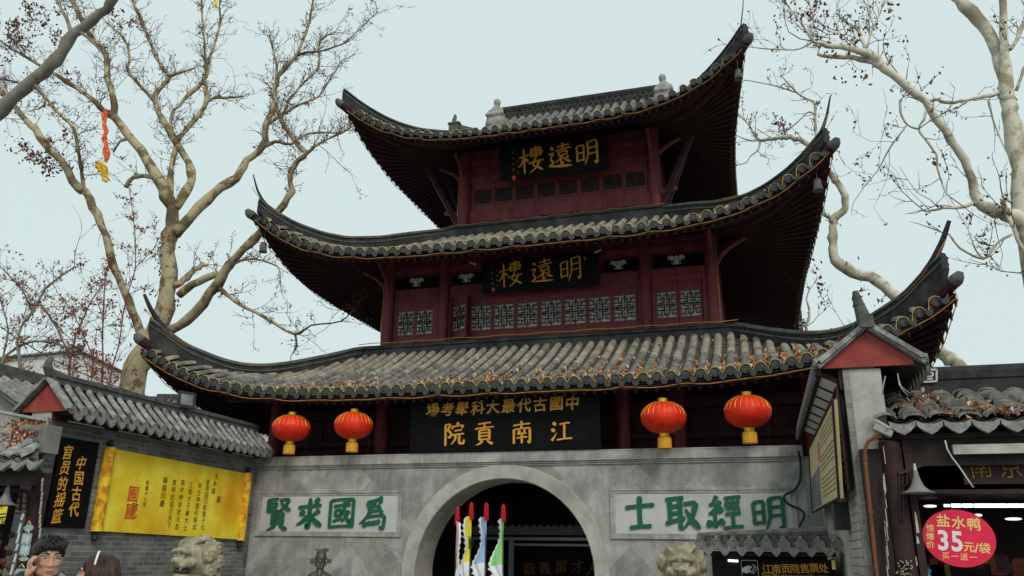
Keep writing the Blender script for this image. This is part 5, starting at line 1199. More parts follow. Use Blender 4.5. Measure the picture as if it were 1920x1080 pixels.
# rack of blue trinkets
tr=[(53,990,.085,.05,0),(49,1010,.088,.075,1),(46,1031,.088,.075,1),(44,1048,.085,.03,0),(38,1078,.12,.10,2)]
for i,(px,py,w_,h_,kd) in enumerate(tr):
    c=at(px,py,-6.75); n=thing('hanging_trinket',('small scalloped pale blue trinket at the top of the hanging row','upper square pale blue picture trinket','lower square pale blue picture trinket','thin pale blue trinket between the squares and the green bag','green and blue bag-shaped trinket at the foot of the row')[i],'trinket',c,'souvenir trinkets hanging by the left shop')
    mb=MB()
    if kd==1: mb.prism([(-w_,-h_*.85),(-w_*.9,-h_),(w_*.9,-h_),(w_,-h_*.85),(w_,h_*.85),(w_*.9,h_),(-w_*.9,h_),(-w_,h_*.85)],c,(1,0,0),(0,0,1),-.012,.0)
    elif kd==0: mb.prism([(w_*math.cos(2*PI*k/24)*(1+.06*math.cos(4*2*PI*k/24)),h_*math.sin(2*PI*k/24)) for k in range(24)],c,(1,0,0),(0,0,1),-.012,0)
    else: mb.prism([(-w_,-h_),(w_,-h_),(w_*.95,h_*.2),(w_*.65,h_*.85),(-w_*.65,h_*.85),(-w_*.95,h_*.2)],c,(1,0,0),(0,0,1),-.03,0)
    b=mb.build('plate',M['trink'] if kd<2 else M['trinkg'],n)
    if kd==1: mb=MB(); mb.prism([(-w_*.75,-h_*.65),(w_*.75,-h_*.65),(w_*.75,h_*.65),(-w_*.75,h_*.65)],c,(1,0,0),(0,0,1),.001,.005); mb.prism([(-.03,-.012),(.03,-.012),(.02,.016),(-.015,.012)],c,(1,0,0),(0,0,1),.005,.008); mb.build('picture',M['trinkw'],b)
    if kd==2: mb=MB(); mb.prism([(-w_*.95,h_*.15),(w_*.95,h_*.15),(w_*.65,h_*.85),(-w_*.65,h_*.85)],c,(1,0,0),(0,0,1),.001,.01); mb.build('flap',M['trink'],b)
    mb=MB(); mb.tube([c+Vector((-w_*.4,0,h_)),c+Vector((0,-.01,h_+.05)),c+Vector((w_*.4,0,h_))],.006,5); mb.build('cord',M['signgold'],n)
for i,(px,py,h_) in enumerate(((41,969,.05),(36,990,.075),(33,1009,.075),(31,1026,.05),(27,1048,.075),(22,1066,.09))):
    c=at(px,py,-6.8); mb=MB(); mb.prism([(-.025,-h_),(.012,-h_*.9),(.028,h_*.9),(-.005,h_)],c,(1,0,0),(0,0,1),-.012,.0); tag(mb.build('hanging_card',M['trinkw']),'narrow white souvenir card seen edge-on beside the blue trinkets, number %s from the top'%('one','two','three','four','five','six')[i],'card','edge-on souvenir cards')
r_=random.Random(31)
for k in range(22):
    px=r_.uniform(-10,34); py=r_.uniform(985,1080); p=at(px,py,-6.3); s_=r_.uniform(.03,.055); mb=MB(); mb.ell(p,(s_*1.4,s_*.6,s_),8,6,(0,r_.uniform(-.5,.5),0))
    tag(mb.build('souvenir',[M['snackr'],M['snacky'],M['brown'],M['snacky']][k%4],smooth=True),'small dim souvenir hanging in the dark left shop','souvenir','souvenirs in the dark left shop')
# ------------------------------------------------------------------ pennants in front of the arch
def pennant(name,label,px,ptop,m,side,emblem=False,tail=1080,wid=.16,ph=0.0):
    top=at(px,ptop,-1.0); n=thing('pennant',label,'pennant',(top.x,-1.0,0),'pennants in front of the arch')
    mb=MB(); mb.tube([(top.x,-1,0),(top.x,-1,top.z+.02)],.010,8); mb.tube([(top.x,-1,top.z+.02),(top.x,-1,top.z+.06)],[.010,.003],8); mb.build('pole',M['brown'],n)
    mb=MB(); mb.lathe([(.012,.035),(.034,.01),(.042,-.08),(.044,-.20),(.036,-.25)],(top.x,-1,top.z),14); 
    for k in range(14):
        a=2*PI*k/14; mb.tube([Vector((top.x+.03*math.cos(a),-1+.03*math.sin(a),top.z)),Vector((top.x+.046*math.cos(a),-1+.046*math.sin(a),top.z-.27-.025*(k%3)))],[.012,.008],5)
    mb.build('tassel',M['flagred'],n,smooth=40)
    z0=top.z-.24; L=1.15; N=22; rows=[]; edge=[]; tr=[]
    for i in range(N+1):
        t=i/N; z=z0-L*t; w=wid*(.30+.8*min(1,t*1.5)+.16*math.sin(t*9+ph))*(1 if t<.72 else max(.10,1-(t-.72)/.28*.9))
        dy=-.05-.04*math.sin(t*7+ph); x0=top.x-side*.012; sw=.10*math.sin(t*6.5+ph)*t
        r=[]
        for k in range(7):
            u=k/6; r.append(Vector((x0+side*(w*u+sw*u),-1+dy*u+.065*math.sin(u*8+t*6+ph)*u,z-u*.06*t)))
        rows.append(r); 
        e=r[-1]; o=.03+.02*abs(math.sin(i*1.55)); tr.append([e,e+Vector((side*o*.5,-.015,-.01)),e+Vector((side*o,.01,-.02))])
    mb=MB(); mb.grid(rows[:int(N*.80)]); c=mb.build('cloth',m,n,smooth=True)
    mb=MB(); mb.grid(tr); mb.grid(rows[int(N*.80)-1:]); 
    for i in range(0,N,2): a=tr[i][2]; mb.tri(tr[i][2],tr[i][2]+Vector((side*.03,-.01,-.035)),tr[i+1][2])
    mb.build('trim',M['flagw'],c,smooth=True)
    if emblem:
        q=rows[9][3]+Vector((0,-.03,0)); mb=MB(); mb.tube([q+Vector((.085*math.cos(2*PI*k/24),-.004,.105*math.sin(2*PI*k/24))) for k in range(25)],.009,5,cap=False); put_glyph(mb,'号',q+Vector((0,-.01,0)),(1,0,0),(0,0,1),.155,off=.03,ext=.01); mb.build('emblem',M['ink'],c)
    return n
pennant('p','pink pennant with white scalloped edge, nearest the left side of the arch',858,954,M['flag_pink'],1,ph=.5,wid=.11)
pennant('p','yellow pennant with a black round emblem',884,945,M['flag_yellow'],-1,True,wid=.15,ph=1.4)
pennant('p','pale blue pennant with white scalloped edge',912,946,M['flag_blue'],-1,wid=.165,ph=2.2)
pennant('p','lime green pennant with white scalloped edge',944,949,M['flag_lime'],-1,wid=.145,ph=3.3)
# ------------------------------------------------------------------ stone guardian lions
def lion(label,x,y,ztop,rz_,s=1.0):
    n=thing('stone_lion',label,'stone lion',(x,y,0),'guardian lions before the gate',rz_); O=ORG[n.name]; ORG[n.name]=Vector((0,0,0))
    mb=MB(); H=1.42; r_=random.Random(int(x*10)+50)
    E=lambda c,r,rot=None: mb.ell((c[0]*s,c[1]*s,H+c[2]*s),tuple(q*s for q in (r if hasattr(r,'__len__') else (r,r,r))),14,10,rot)
    T=lambda P,rs: mb.tube([(p[0]*s,p[1]*s,H+p[2]*s) for p in P],[q*s for q in rs],10)
    E((0,.02,.06),(.27,.27,.27)); E((0,.10,.0),(.33,.28,.33)); E((0,-.10,.10),(.235,.20,.20))      # skull, mane mass, forehead
    E((0,-.20,-.02),(.19,.16,.12)); E((0,-.30,-.03),(.125,.075,.075)); E((0,-.355,-.005),(.085,.05,.055))          # muzzle, nose
    for sg in(-1,1):
        E((sg*.055,-.375,-.02),(.04,.035,.035)); E((sg*.105,-.265,.135),(.105,.08,.045),(0,sg*.25,sg*.2)); E((sg*.045,-.27,.135),(.04,.05,.045))      # nostril, brow
        E((sg*.10,-.265,.065),(.055,.045,.04)); E((sg*.17,-.19,-.04),(.075,.10,.075)); E((sg*.11,-.28,-.075),(.07,.07,.05))             # eye, cheek, lip
        T([(sg*.12,-.31,-.055),(sg*.17,-.24,-.045),(sg*.20,-.14,-.02)],[.035,.04,.03]); E((sg*.10,-.315,-.12),(.018,.018,.045))
        E((sg*.29,-.03,.13),(.06,.05,.10),(0,sg*.5,0)); E((sg*.31,-.06,.12),(.035,.04,.065),(0,sg*.5,0))               # ear
    E((0,-.18,-.245),(.145,.145,.05)); E((0,-.27,-.24),(.10,.06,.042)); E((0,-.18,-.29),(.14,.10,.09))                # jaw, beard
    for k in range(5): E(((k-2)*.06,-.25,-.31-.02*(k%2)),(.035,.04,.06))
    for k in range(9): a=-.8+1.6*k/8; T([(.10*a,-.24,.17),(.20*a,-.14,.27),(.26*a,.0,.325),(.28*a,.12,.31)],[.022,.034,.036,.03])           # combed locks
    for sg in(-1,1):                                             # spiral locks of the mane
        for (cy,cz,rr_,ax) in((.02,.06,.115,.335),(.06,-.17,.12,.325),(.20,.17,.11,.30),(.22,-.04,.125,.315),(.20,-.27,.12,.28),(.06,-.37,.10,.25)):
            P=[]
            for k in range(15):
                t=k/14; an=-.4+t*4.6*PI/1.6; q=rr_*(1-.86*t); P.append((sg*(ax+.05*t-.25*abs(math.sin(an))*q*.0),cy+q*math.cos(an),cz+q*math.sin(an)))
            T(P,[.036-.012*k/14 for k in range(15)]); E((sg*(ax-.02),cy,cz),(.07,rr_*.95,rr_*.95))
    for k in range(6): a=R(25+26*k); T([(.30*math.cos(a),.02,.30*math.sin(a)*.95+.02),(.33*math.cos(a),.16,.33*math.sin(a)+.02),(.27*math.cos(a),.32,.27*math.sin(a))],[.05,.062,.05])
    E((0,.12,-.42),(.30,.26,.34)); E((0,.02,-.50),(.25,.22,.28)); E((0,.28,-.62),(.31,.36,.34))                  # chest, belly, back
    for sg in(-1,1):
        T([(sg*.20,-.03,-.38),(sg*.21,-.10,-.66),(sg*.21,-.12,-.92)],[.115,.09,.085]); E((sg*.21,-.20,-.95),(.10,.13,.06)); E((sg*.27,.32,-.76),(.14,.24,.22)); E((sg*.30,.10,-.95),(.09,.17,.06))
        for k in range(3): E((sg*.21+(k-1)*.055,-.30,-.955),(.03,.04,.035))
    T([(0,.55,-.85),(0,.66,-.6),(0,.60,-.35)],[.07,.08,.05]); E((0,-.16,-.36),(.06,.05,.07))
    body=remesh(mb,'lion_body',M['lion'],n,.0115,1)
    mb=MB(); mb.ell((0,-.21*s,H-.155*s),(.135*s,.10*s,.055*s),12,8); mb.build('mouth_shade',M['lionshade'],n,smooth=True)  # solid dark shape stands in for the shade of the open mouth
    for sg in(-1,1):
        mb=MB(); mb.tube([(sg*(.10+.055*math.cos(2*PI*k/14))*s,(-.296-.012*math.cos(2*PI*k/14)+.025*abs(math.cos(2*PI*k/14)))*s,H+(.066+.040*math.sin(2*PI*k/14))*s) for k in range(15)],.0075*s,6,cap=False); mb.build('eye_line',M['lionshade'],n,smooth=True)  # dark ring paints in the stained, shaded crease round the eye
        mb=MB(); mb.ell((sg*.05*s,-.405*s,H-.030*s),(.018*s,.012*s,.014*s),8,6); mb.build('nostril',M['lionshade'],n,smooth=True)  # dark dot paints in the shade of the nostril
    mb=MB()
    zb=H-.985*s
    for x0,y0,z0,z1 in((.46,.72,zb-.10,zb+.02),(.52,.78,zb-.14,zb-.10),(.48,.74,.18,zb-.14),(.56,.82,0,.18)): mb.box(-x0*s,x0*s,(-y0*.55)*s,y0*s,z0,z1)
    mb.build('pedestal',M['lion'],n); ORG[n.name]=O; return n
p=at(1278,1046,-4.2); lion('weathered stone lion head-on before the right half of the gate wall',p.x,-4.2,1.78,R(2),.90)
p=at(366,1046,-4.9); lion('weathered stone lion turned sideways before the yellow scroll wall',p.x-.03,-4.9,1.78,R(-12),1.0)
# ------------------------------------------------------------------ bronze scholar
p=at(601,1056,-3.2); n=thing('bronze_statue','dark bronze statue of an old official in a winged cap before the left inset panel','statue',(p.x,p.y,0),None,R(28)); O=ORG[n.name]; ORG[n.name]=Vector((0,0,0))
mb=MB(); zc=p.z-.0; hz=zc                                     # head centre height
mb.ell((0,0,hz),(.082,.10,.125),14,10); mb.ell((0,-.06,hz-.06),(.06,.05,.055)); mb.tube([(0,.01,hz-.08),(0,.02,hz-.22)],[.06,.075],10)
mb.ell((0,-.105,hz-.005),(.017,.022,.035)); mb.ell((0,-.092,hz+.035),(.012,.015,.03))
for s in(-1,1): mb.ell((s*.085,.01,hz),(.016,.03,.042)); mb.ell((s*.036,-.088,hz+.045),(.032,.018,.012)); mb.ell((s*.036,-.083,hz+.018),(.018,.014,.012)); mb.ell((s*.05,-.07,hz-.025),(.03,.03,.03)); mb.tube([(s*.01,-.10,hz-.045),(s*.045,-.095,hz-.07),(s*.05,-.09,hz-.12)],[.012,.011,.006],6)
mb.ell((0,-.098,hz-.075),(.022,.012,.008))
mb.ell((0,.02,hz-.62),(.22,.16,.42),14,10); mb.ell((0,.02,hz-.225),(.215,.115,.095),14,8); mb.tube([(0,.02,hz-.12),(0,.02,hz-.2)],[.075,.12],12)
for s in(-1,1): mb.tube([(s*.19,.02,hz-.24),(s*.28,-.02,hz-.55),(s*.14,-.22,hz-.66)],[.09,.10,.09],10); mb.tube([(s*.1,-.09,hz-.22),(0,-.15,hz-.46)],[.025,.025],6)
mb.tube([(0,.02,hz-.7),(0,.03,hz-1.5)],[.24,.30],14)
remesh(mb,'figure',M['bronze'],n,.0095,1)
mb=MB(); mb.ell((0,-.115,hz-.17),(.035,.03,.075)); mb.tube([(0,-.10,hz-.10),(0,-.125,hz-.19),(0,-.13,hz-.27)],[.03,.038,.015],8); mb.build('beard',M['gildb'],n,smooth=True)
mb=MB(); mb.lathe([(.093,hz+.055),(.098,hz+.085),(.096,hz+.115),(.085,hz+.135),(.08,hz+.15),(.075,hz+.185),(.05,hz+.205)],(0,.005,0),20,1,1.12); mb.ell((0,.05,hz+.16),(.085,.065,.085)); mb.bar((-.07,-.02,hz+.2),(-.055,-.02,hz+.225),.03,.08); mb.bar((.07,-.0,hz+.2),(.078,.0,hz+.25),.02,.1); hat=mb.build('cap',M['bronze'],n,smooth=40)
for s in(-1,1):
    mb=MB(); mb.tube([(s*.08,.07,hz+.09),(s*.13,.07,hz+.06)],.012,6); mb.prism([(0,-.04),(.088,-.042),(.088,.038),(0,.035)] if s>0 else [(0,.035),(-.088,.038),(-.088,-.042),(0,-.04)],(s*.10,.07,hz+.035),(1,0,0),(0,0,1),-.008,.008); mb.build('cap_wing',M['bronze'],hat)
mb=MB(); mb.box(-.32,.32,-.28,.34,0,hz-1.5+.02); mb.build('plinth',M['lion'],n); ORG[n.name]=O
# ------------------------------------------------------------------ two visitors
def person(label,x,y,rz_,hz,man):
    n=thing('person',label,'person',(x,y,0),None,rz_); O=ORG[n.name]; ORG[n.name]=Vector((0,0,0)); mb=MB()
    E=lambda c,r,rot=None: mb.ell((c[0],c[1],hz+c[2]),r,16,12,rot)
    E((0,.012,.035),(.076,.096,.090)); E((0,-.012,-.045),(.064,.078,.075)); E((0,-.058,-.088),(.030,.030,.026)); E((0,.03,-.01),(.074,.08,.08))
    E((0,-.092,-.028),(.0135,.017,.014)); mb.tube([(0,-.082,hz+.022),(0,-.096,hz-.02)],[.008,.012],8)
    for s in(-1,1):
        E((s*.034,-.066,-.018),(.026,.026,.026)); E((s*.033,-.076,.034),(.026,.012,.008)); E((s*.043,-.028,-.070),(.020,.036,.024)); E((s*.079,.012,-.004),(.012,.022,.034)); E((s*.011,-.094,-.034),(.008,.012,.008))
    E((0,-.084,-.060),(.026,.012,.007)); E((0,-.082,-.072),(.021,.012,.008))
    mb.tube([(0,.02,hz-.05),(0,.028,hz-.20)],[.048,.052],12)
    # torso under the clothes, arms, hands, legs - one surface
    sh=hz-.235
    mb.ell((0,.03,sh-.10),(.165,.10,.20),14,10); mb.ell((0,.03,sh-.34),(.15,.10,.20),14,10); mb.ell((0,.03,sh-.55),(.155,.11,.15),14,10)
    def arm(P): mb.tube([Vector(p) for p in P],[.052,.046,.040,.034,.027][:len(P)],10)
    if man: arm([(-.17,.03,sh-.04),(-.225,-.02,sh-.16),(-.235,-.08,sh-.22),(-.165,-.085,sh-.0),(-.115,-.06,hz-.115)])
    else: arm([(-.16,.03,sh-.04),(-.20,.04,sh-.20),(-.21,.03,sh-.30),(-.19,-.06,sh-.42),(-.15,-.14,sh-.50)])
    arm([(.165,.03,sh-.04),(.205,.04,sh-.20),(.215,.04,sh-.30),(.215,.0,sh-.42),(.21,-.04,sh-.54)])
    for s in(-1,1): mb.tube([(s*.085,.03,sh-.6),(s*.09,.01,sh-.83),(s*.092,.03,sh-1.0),(s*.095,.05,.09)],[.085,.062,.052,.040],10); mb.ell((s*.095,-.01,.05),(.042,.12,.045),12,8)
    # hands
    if man:
        c=Vector((-.105,-.058,hz-.065)); mb.ell(c,(.019,.036,.042),12,8,(0,.25,0))
        for k in range(4):
            y=-.092+.021*k; mb.tube([c+Vector((-.004,y+.062,.025)),c+Vector((-.006,y+.052-.004,.055+.006*(k in(1,2)))),c+Vector((.008,y+.042,.075+.008*(k in(1,2)))),c+Vector((.020,y+.035,.082+.008*(k in(1,2))))],[.0098,.0094,.0088,.0075],7)
        mb.tube([c+Vector((.004,-.028,-.012)),c+Vector((.012,-.048,.008)),c+Vector((.020,-.055,.032))],[.012,.011,.009],7)
    else: mb.ell((-.145,-.17,sh-.53),(.022,.04,.04))
    mb.ell((.21,-.05,sh-.60),(.02,.034,.045))
    for q,(hx,hy) in enumerate(((.21,-.05),)):
        for k in range(4): mb.tube([(hx+.004,hy-.028+.018*k,sh-.63),(hx+.0,hy-.03+.018*k,sh-.665),(hx-.012,hy-.028+.018*k,sh-.69)],[.009,.0085,.007],6)
        mb.tube([(hx-.012,hy-.03,sh-.59),(hx-.022,hy-.045,sh-.62),(hx-.026,hy-.045,sh-.645)],[.011,.010,.008],6)
    remesh(mb,'body',M['skin'],n,.0072,1)
    # eyes, lips
    for s in(-1,1):
        mb=MB(); mb.ell((s*.033,-.076,hz+.014),(.0125,.009,.0042),10,6); e=mb.build('eye',M['eyew'],n,smooth=True); mb=MB(); mb.ell((s*.033,-.0825,hz+.014),(.0055,.003,.0042),8,6); mb.build('iris',M['ink'],e,smooth=True)
        mb=MB(); mb.tube([(s*.012,-.088,hz+.035),(s*.033,-.091,hz+.042),(s*.054,-.077,hz+.036)],[.003,.0036,.002],6); mb.build('eyebrow',M['hair'],n)
    mb=MB(); mb.ell((0,-.0945,hz-.0625),(.021,.006,.0045),10,6); mb.ell((0,-.0925,hz-.0725),(.017,.006,.0045),10,6); mb.build('lips',M['lip'],n,smooth=True)
    # hair
    mb=MB(); r_=random.Random(5)
    if man:
        mb.ell((0,.028,hz+.060),(.092,.108,.082),18,12); mb.ell((0,.05,hz+.01),(.087,.085,.09),16,10)
        for k in range(70):
            a=r_.uniform(0,2*PI); b=r_.uniform(.1,1.0); d=Vector((math.sin(b)*math.cos(a)*.092,math.sin(b)*math.sin(a)*.108+.028,math.cos(b)*.082+.060)); 
            f=Vector((r_.uniform(-.02,.02),-.022,-.004)) if d.y<.03 else Vector((0,.02,-.02)); base=Vector((0,0,hz))+d
            mb.tube([base*1.0,base+f+Vector((0,0,.010)),base+f*1.8+Vector((0,0,-.004))],[.010,.007,.002],5)
        for k in range(13):
            x=-.066+.011*k; mb.tube([(x,-.055,hz+.110),(x*1.04,-.082,hz+.088),(x*1.1+.006*math.sin(k*2),-.088,hz+.058+.008*math.sin(k*1.7))],[.016,.013,.005],5)
        for s in(-1,1): mb.tube([(s*.078,-.02,hz+.06),(s*.080,-.018,hz+.015)],[.018,.008],6)
        mb.build('hair',M['hair'],n,smooth=True)
    else:
        mb.ell((0,.030,hz+.052),(.098,.112,.088),18,12); mb.ell((0,.06,hz-.05),(.10,.085,.13),18,12)
        for k in range(44):
            a=R(-35)+R(250)*k/43; cx,cy=.095*math.cos(a),.03+.105*math.sin(a); j=r_.uniform(-.01,.01)
            if cy<-.045 and abs(cx)<.06: continue
            mb.tube([(cx*.8,cy*.9,hz+.09),(cx*1.04,cy*1.04+.004,hz+.0+j),(cx*1.12,cy*1.10+.01,hz-.14+j),(cx*1.10,cy*1.08+.012,hz-.27+2*j),(cx*.98,cy*1.0+.01,hz-.36+3*j)],[.020,.023,.024,.019,.006],6)
        for k in range(0): x=-.06+.015*k; mb.tube([(x*.6,-.04,hz+.122),(x,-.074,hz+.088),(x*1.15,-.084,hz+.050)],[.014,.011,.004],6)
        mb.build('hair',M['hairb'],n,smooth=True)
        mb=MB(); mb.tube([(.104*math.cos(a),.0+.01*math.sin(a),hz+.045+.100*math.sin(a)) for a in [R(10+160*k/16) for k in range(17)]],.0075,6); mb.build('headband',M['flagw'],n,smooth=True)
    # clothes
    mb=MB(); cm=M['coat'] if man else M['coatw']
    mb.ell((0,.035,sh-.09),(.215,.135,.19),16,10); mb.ell((0,.035,sh-.36),(.195,.135,.26),16,10); mb.ell((0,.035,sh-.58),(.195,.14,.16),16,10); mb.tube([(0,.04,sh+.0),(0,.05,sh+.06),(0,.055,sh+(.10 if man else .07))],[.16,.115,.092],14)
    def sl(P): mb.tube(P,[.082,.073,.064,.056][:len(P)],10)
    if man: sl([(-.17,.03,sh-.05),(-.235,-.02,sh-.17),(-.245,-.085,sh-.225),(-.172,-.09,sh-.02)])
    else: sl([(-.16,.03,sh-.05),(-.21,.04,sh-.21),(-.215,.02,sh-.32),(-.185,-.08,sh-.44)])
    sl([(.17,.03,sh-.05),(.215,.04,sh-.21),(.222,.04,sh-.32),(.218,-.0,sh-.46)])
    remesh(mb,'coat',cm,n,.013,2)
    if man:
        up=.055
        mb=MB(); mb.tube([(-.085,-.085,sh+.02),(-.115,-.02,sh+.04+up),(-.105,.07,sh+.06+up),(0,.13,sh+.07+up),(.105,.07,sh+.06+up),(.115,-.02,sh+.04+up),(.085,-.095,sh+.02)],[.03,.042,.055,.06,.055,.042,.03],8); h_=mb.build('hood',M['coat'],n,smooth=True)
        mb=MB(); mb.tube([(-.066,-.092,sh+.03),(-.090,-.03,sh+.07+up),(-.082,.05,sh+.09+up),(0,.10,sh+.105+up),(.082,.05,sh+.09+up),(.090,-.03,sh+.07+up),(.072,-.100,sh+.03),(.085,-.11,sh-.05)],[.018,.028,.032,.034,.032,.030,.024,.018],8); mb.build('hood_lining',M['plaid'],h_,smooth=True)
        mb=MB()
        for s in(-1,1): mb.prism([(0,0),(s*.055,.04),(s*.05,-.02),(s*.02,-.06)] if s>0 else [(0,0),(-.02,-.06),(-.05,-.02),(-.055,.04)],(0,-.10,sh+.03),(1,0,0),(0,.25,.97),0,.006)
        mb.tube([(0,.012,sh+.095),(0,.012,sh+.05),(0,.015,sh+.0)],[.057,.066,.085],14); mb.build('shirt_collar',M['shirt'],n)
        mb=MB()
        for s in(-1,1):
            mb.tube([(s*.034+.025*math.cos(2*PI*k/18),-.099+.012*abs(math.cos(2*PI*k/18))*(1),hz+.012+.0165*math.sin(2*PI*k/18)) for k in range(19)],.0017,5,cap=False); mb.tube([(s*.058,-.09,hz+.018),(s*.083,-.03,hz+.018),(s*.086,.02,hz+.010)],.0018,5)
        mb.tube([(-.009,-.100,hz+.016),(0,-.108,hz+.018),(.009,-.100,hz+.016)],.0017,5); mb.build('glasses',M['metal'],n)
    mb=MB()
    for s in(-1,1): mb.tube([(s*.09,.03,sh-.58),(s*.095,.015,sh-.83),(s*.097,.035,sh-1.0),(s*.10,.05,.10)],[.105,.085,.072,.062],12)
    mb.ell((0,.035,sh-.60),(.172,.13,.13)); remesh(mb,'trousers',M['trouser'],n,.016,2)
    mb=MB()
    for s in(-1,1): mb.ell((s*.098,-.02,.048),(.052,.14,.052),12,8); mb.box(s*.098-.045,s*.098+.045,-.14,.10,0,.02)
    mb.build('shoes',M['blk'],n,smooth=40)
    if man:
        ph=MB(); th=rz_; Rm=Matrix.Rotation(th,3,'Z'); c=Rm@Vector((-.0885,-.025,hz-.028))+O; ph.obox(c,Rm@Vector((.006,0,0)),Rm@Vector((0,.022,.006)),Rm@Vector((0,-.012,.05))); tag(ph.build('mobile_phone',M['blk']),"black mobile phone held to the bespectacled man's ear",'phone')
    ORG[n.name]=O; return n
d=ray(89,1050); t=6.05/d.length; p=CAM+d*t; f=math.atan2(CAM.x-p.x,-(CAM.y-p.y)) 
person('young man in black coat and glasses holding a phone to his ear',p.x,p.y,f+R(14),p.z-.0,True)
d=ray(176,1078); t=6.2/d.length; p=CAM+d*t; f=math.atan2(CAM.x-p.x,-(CAM.y-p.y))
person('woman with long brown hair and a pale headband, turned away to the left',p.x,p.y,f-R(94),p.z,False)
# ------------------------------------------------------------------ trees
def dist(p): return (p-CAM).dot(CF)
def crom(P,n):
    Q=[]
    for k in range(len(P)-1):
        a,b,c,d=P[max(k-1,0)],P[k],P[k+1],P[min(k+2,len(P)-1)]
        for s in range(n):
            t=s/n; Q.append(tuple(.5*((2*b[i])+(c[i]-a[i])*t+(2*a[i]-5*b[i]+4*c[i]-d[i])*t*t+(3*b[i]-a[i]-3*c[i]+d[i])*t**3) for i in range(len(b))))
    Q.append(P[-1]); return Q
class Tree:
    def __init__(s,name,label,cat,Y,seed,bark,twig,base=None,group=None,rs=1.0):
        s.rs=rs; s.dens=5.0 if bark is M['barkw'] else 8.0
        s.Y=Y; s.r=random.Random(seed); s.nodes=[]; s.trunk=MB(); s.tw=MB(); s.lf=MB(); s.bark=bark; s.twig=twig; s.info=(name,label,cat,group); s.fine=[]
    def limb(s,pts,slope=None,root=False,wig=.55,n=3,twigs=1.0,rscale=1.0):
        Q=crom([tuple(map(float,p)) for p in pts],n); x0,y0=Q[0][0],Q[0][1]
        if root or not s.nodes: Y=s.Y
        else: Y=min(s.nodes,key=lambda q:(q[0]-x0)**2+(q[1]-y0)**2)[2]
        if slope is None: slope=s.r.uniform(-.35,.45)
        W=[];Rr=[];acc=0
        for i,q in enumerate(Q):
            if i: acc+=math.hypot(q[0]-Q[i-1][0],q[1]-Q[i-1][1])
            y=Y+slope*acc*.013; p=at(q[0],q[1],y); d=dist(p); rr=max(.006,q[2]*(.74 if q[2]<4.5 else .84)*s.rs*d/F)
            w=.06*min(1,rr*12)*wig; p=p+Vector((s.r.uniform(-w,w),s.r.uniform(-w,w),s.r.uniform(-w,w))); W.append(p); Rr.append(rr*s.r.uniform(.88,1.12)*(1.28 if s.r.random()<.07 and 0<i<len(Q)-1 else 1)); s.nodes.append((q[0],q[1],y,p,rr))
        s.trunk.tube(W,Rr,10 if Rr[0]>.08 else 6)
        for i in range(1,len(W)):
            if Rr[i]<.12 and twigs>0:
                L=(W[i]-W[i-1]).length; k=L*twigs*s.dens
                while k>0:
                    if s.r.random()<k: s.sprig(W[i-1].lerp(W[i],s.r.random()),(W[i]-W[i-1]).normalized(),s.r.uniform(.25,1.0)*(1 if s.r.random()<.8 else 1.6),min(.013,Rr[i]*.45),0)
                    k-=1
        s.sprig(W[-1],(W[-1]-W[-2]).normalized(),s.r.uniform(.6,1.3),min(Rr[-1],.014),0)
        return W,Rr
    def sprig(s,p,d,L,r,lev):
        R_=s.r; d=(d*.7+Vector((R_.gauss(0,.6),R_.gauss(0,.6),R_.gauss(.25,.5)))).normalized(); n=4; P=[p]; q=p.copy()
        for i in range(n):
            d=(d+Vector((R_.gauss(0,.22),R_.gauss(0,.22),R_.gauss(.05,.2)))).normalized(); q=q+d*L/n; P.append(q.copy())
            if lev<2 and R_.random()<(.55 if lev==0 else .3): s.sprig(q.copy(),d,L*R_.uniform(.35,.65),r*.7,lev+1)
            s.fine.append(q.copy())
        s.tw.tube(P,[max(.0035,r*(1-.17*i)) for i in range(n+1)],4,cap=False)
    def leaves(s,frac,size=(.06,.13)):
        for q in s.fine:
            if s.r.random()<frac:
                for _ in range(s.r.choice((1,1,2,3))): leafquad(s.lf,q+Vector((s.r.gauss(0,.05),s.r.gauss(0,.05),s.r.gauss(-.04,.05))),s.r.uniform(*size),s.r)
    def cluster(s,px,py,rad,N,size=(.08,.17)):
        Y=min(s.nodes,key=lambda q:(q[0]-px)**2+(q[1]-py)**2)[2]; c=at(px,py,Y); R_=rad*dist(c)/F
        core=[c+Vector((s.r.gauss(0,R_*.5),s.r.gauss(0,R_*.5),s.r.gauss(0,R_*.4))) for _ in range(max(4,N//9))]
        for q in core: s.tw.tube([c+(q-c)*.1,c+(q-c)*.6+Vector((0,0,.05)),q],[.008,.006,.004],4,cap=False)
        for k in range(N):
            q=s.r.choice(core)+Vector((s.r.gauss(0,.10),s.r.gauss(0,.10),s.r.gauss(0,.10))); leafquad(s.lf,q,s.r.uniform(*size),s.r)
    def done(s,leafm='leafd'):
        name,label,cat,grp=s.info; b=min((v for v in s.trunk.v),key=lambda v:v.z); n=thing(name,label,cat,(b.x,b.y,0),grp)
        s.trunk.build('trunk',s.bark,n,smooth=True)
        if s.tw.v: s.tw.build('twigs',s.twig,n)
        if s.lf.v: s.lf.build('dead_leaves',M[leafm],n)
        return n
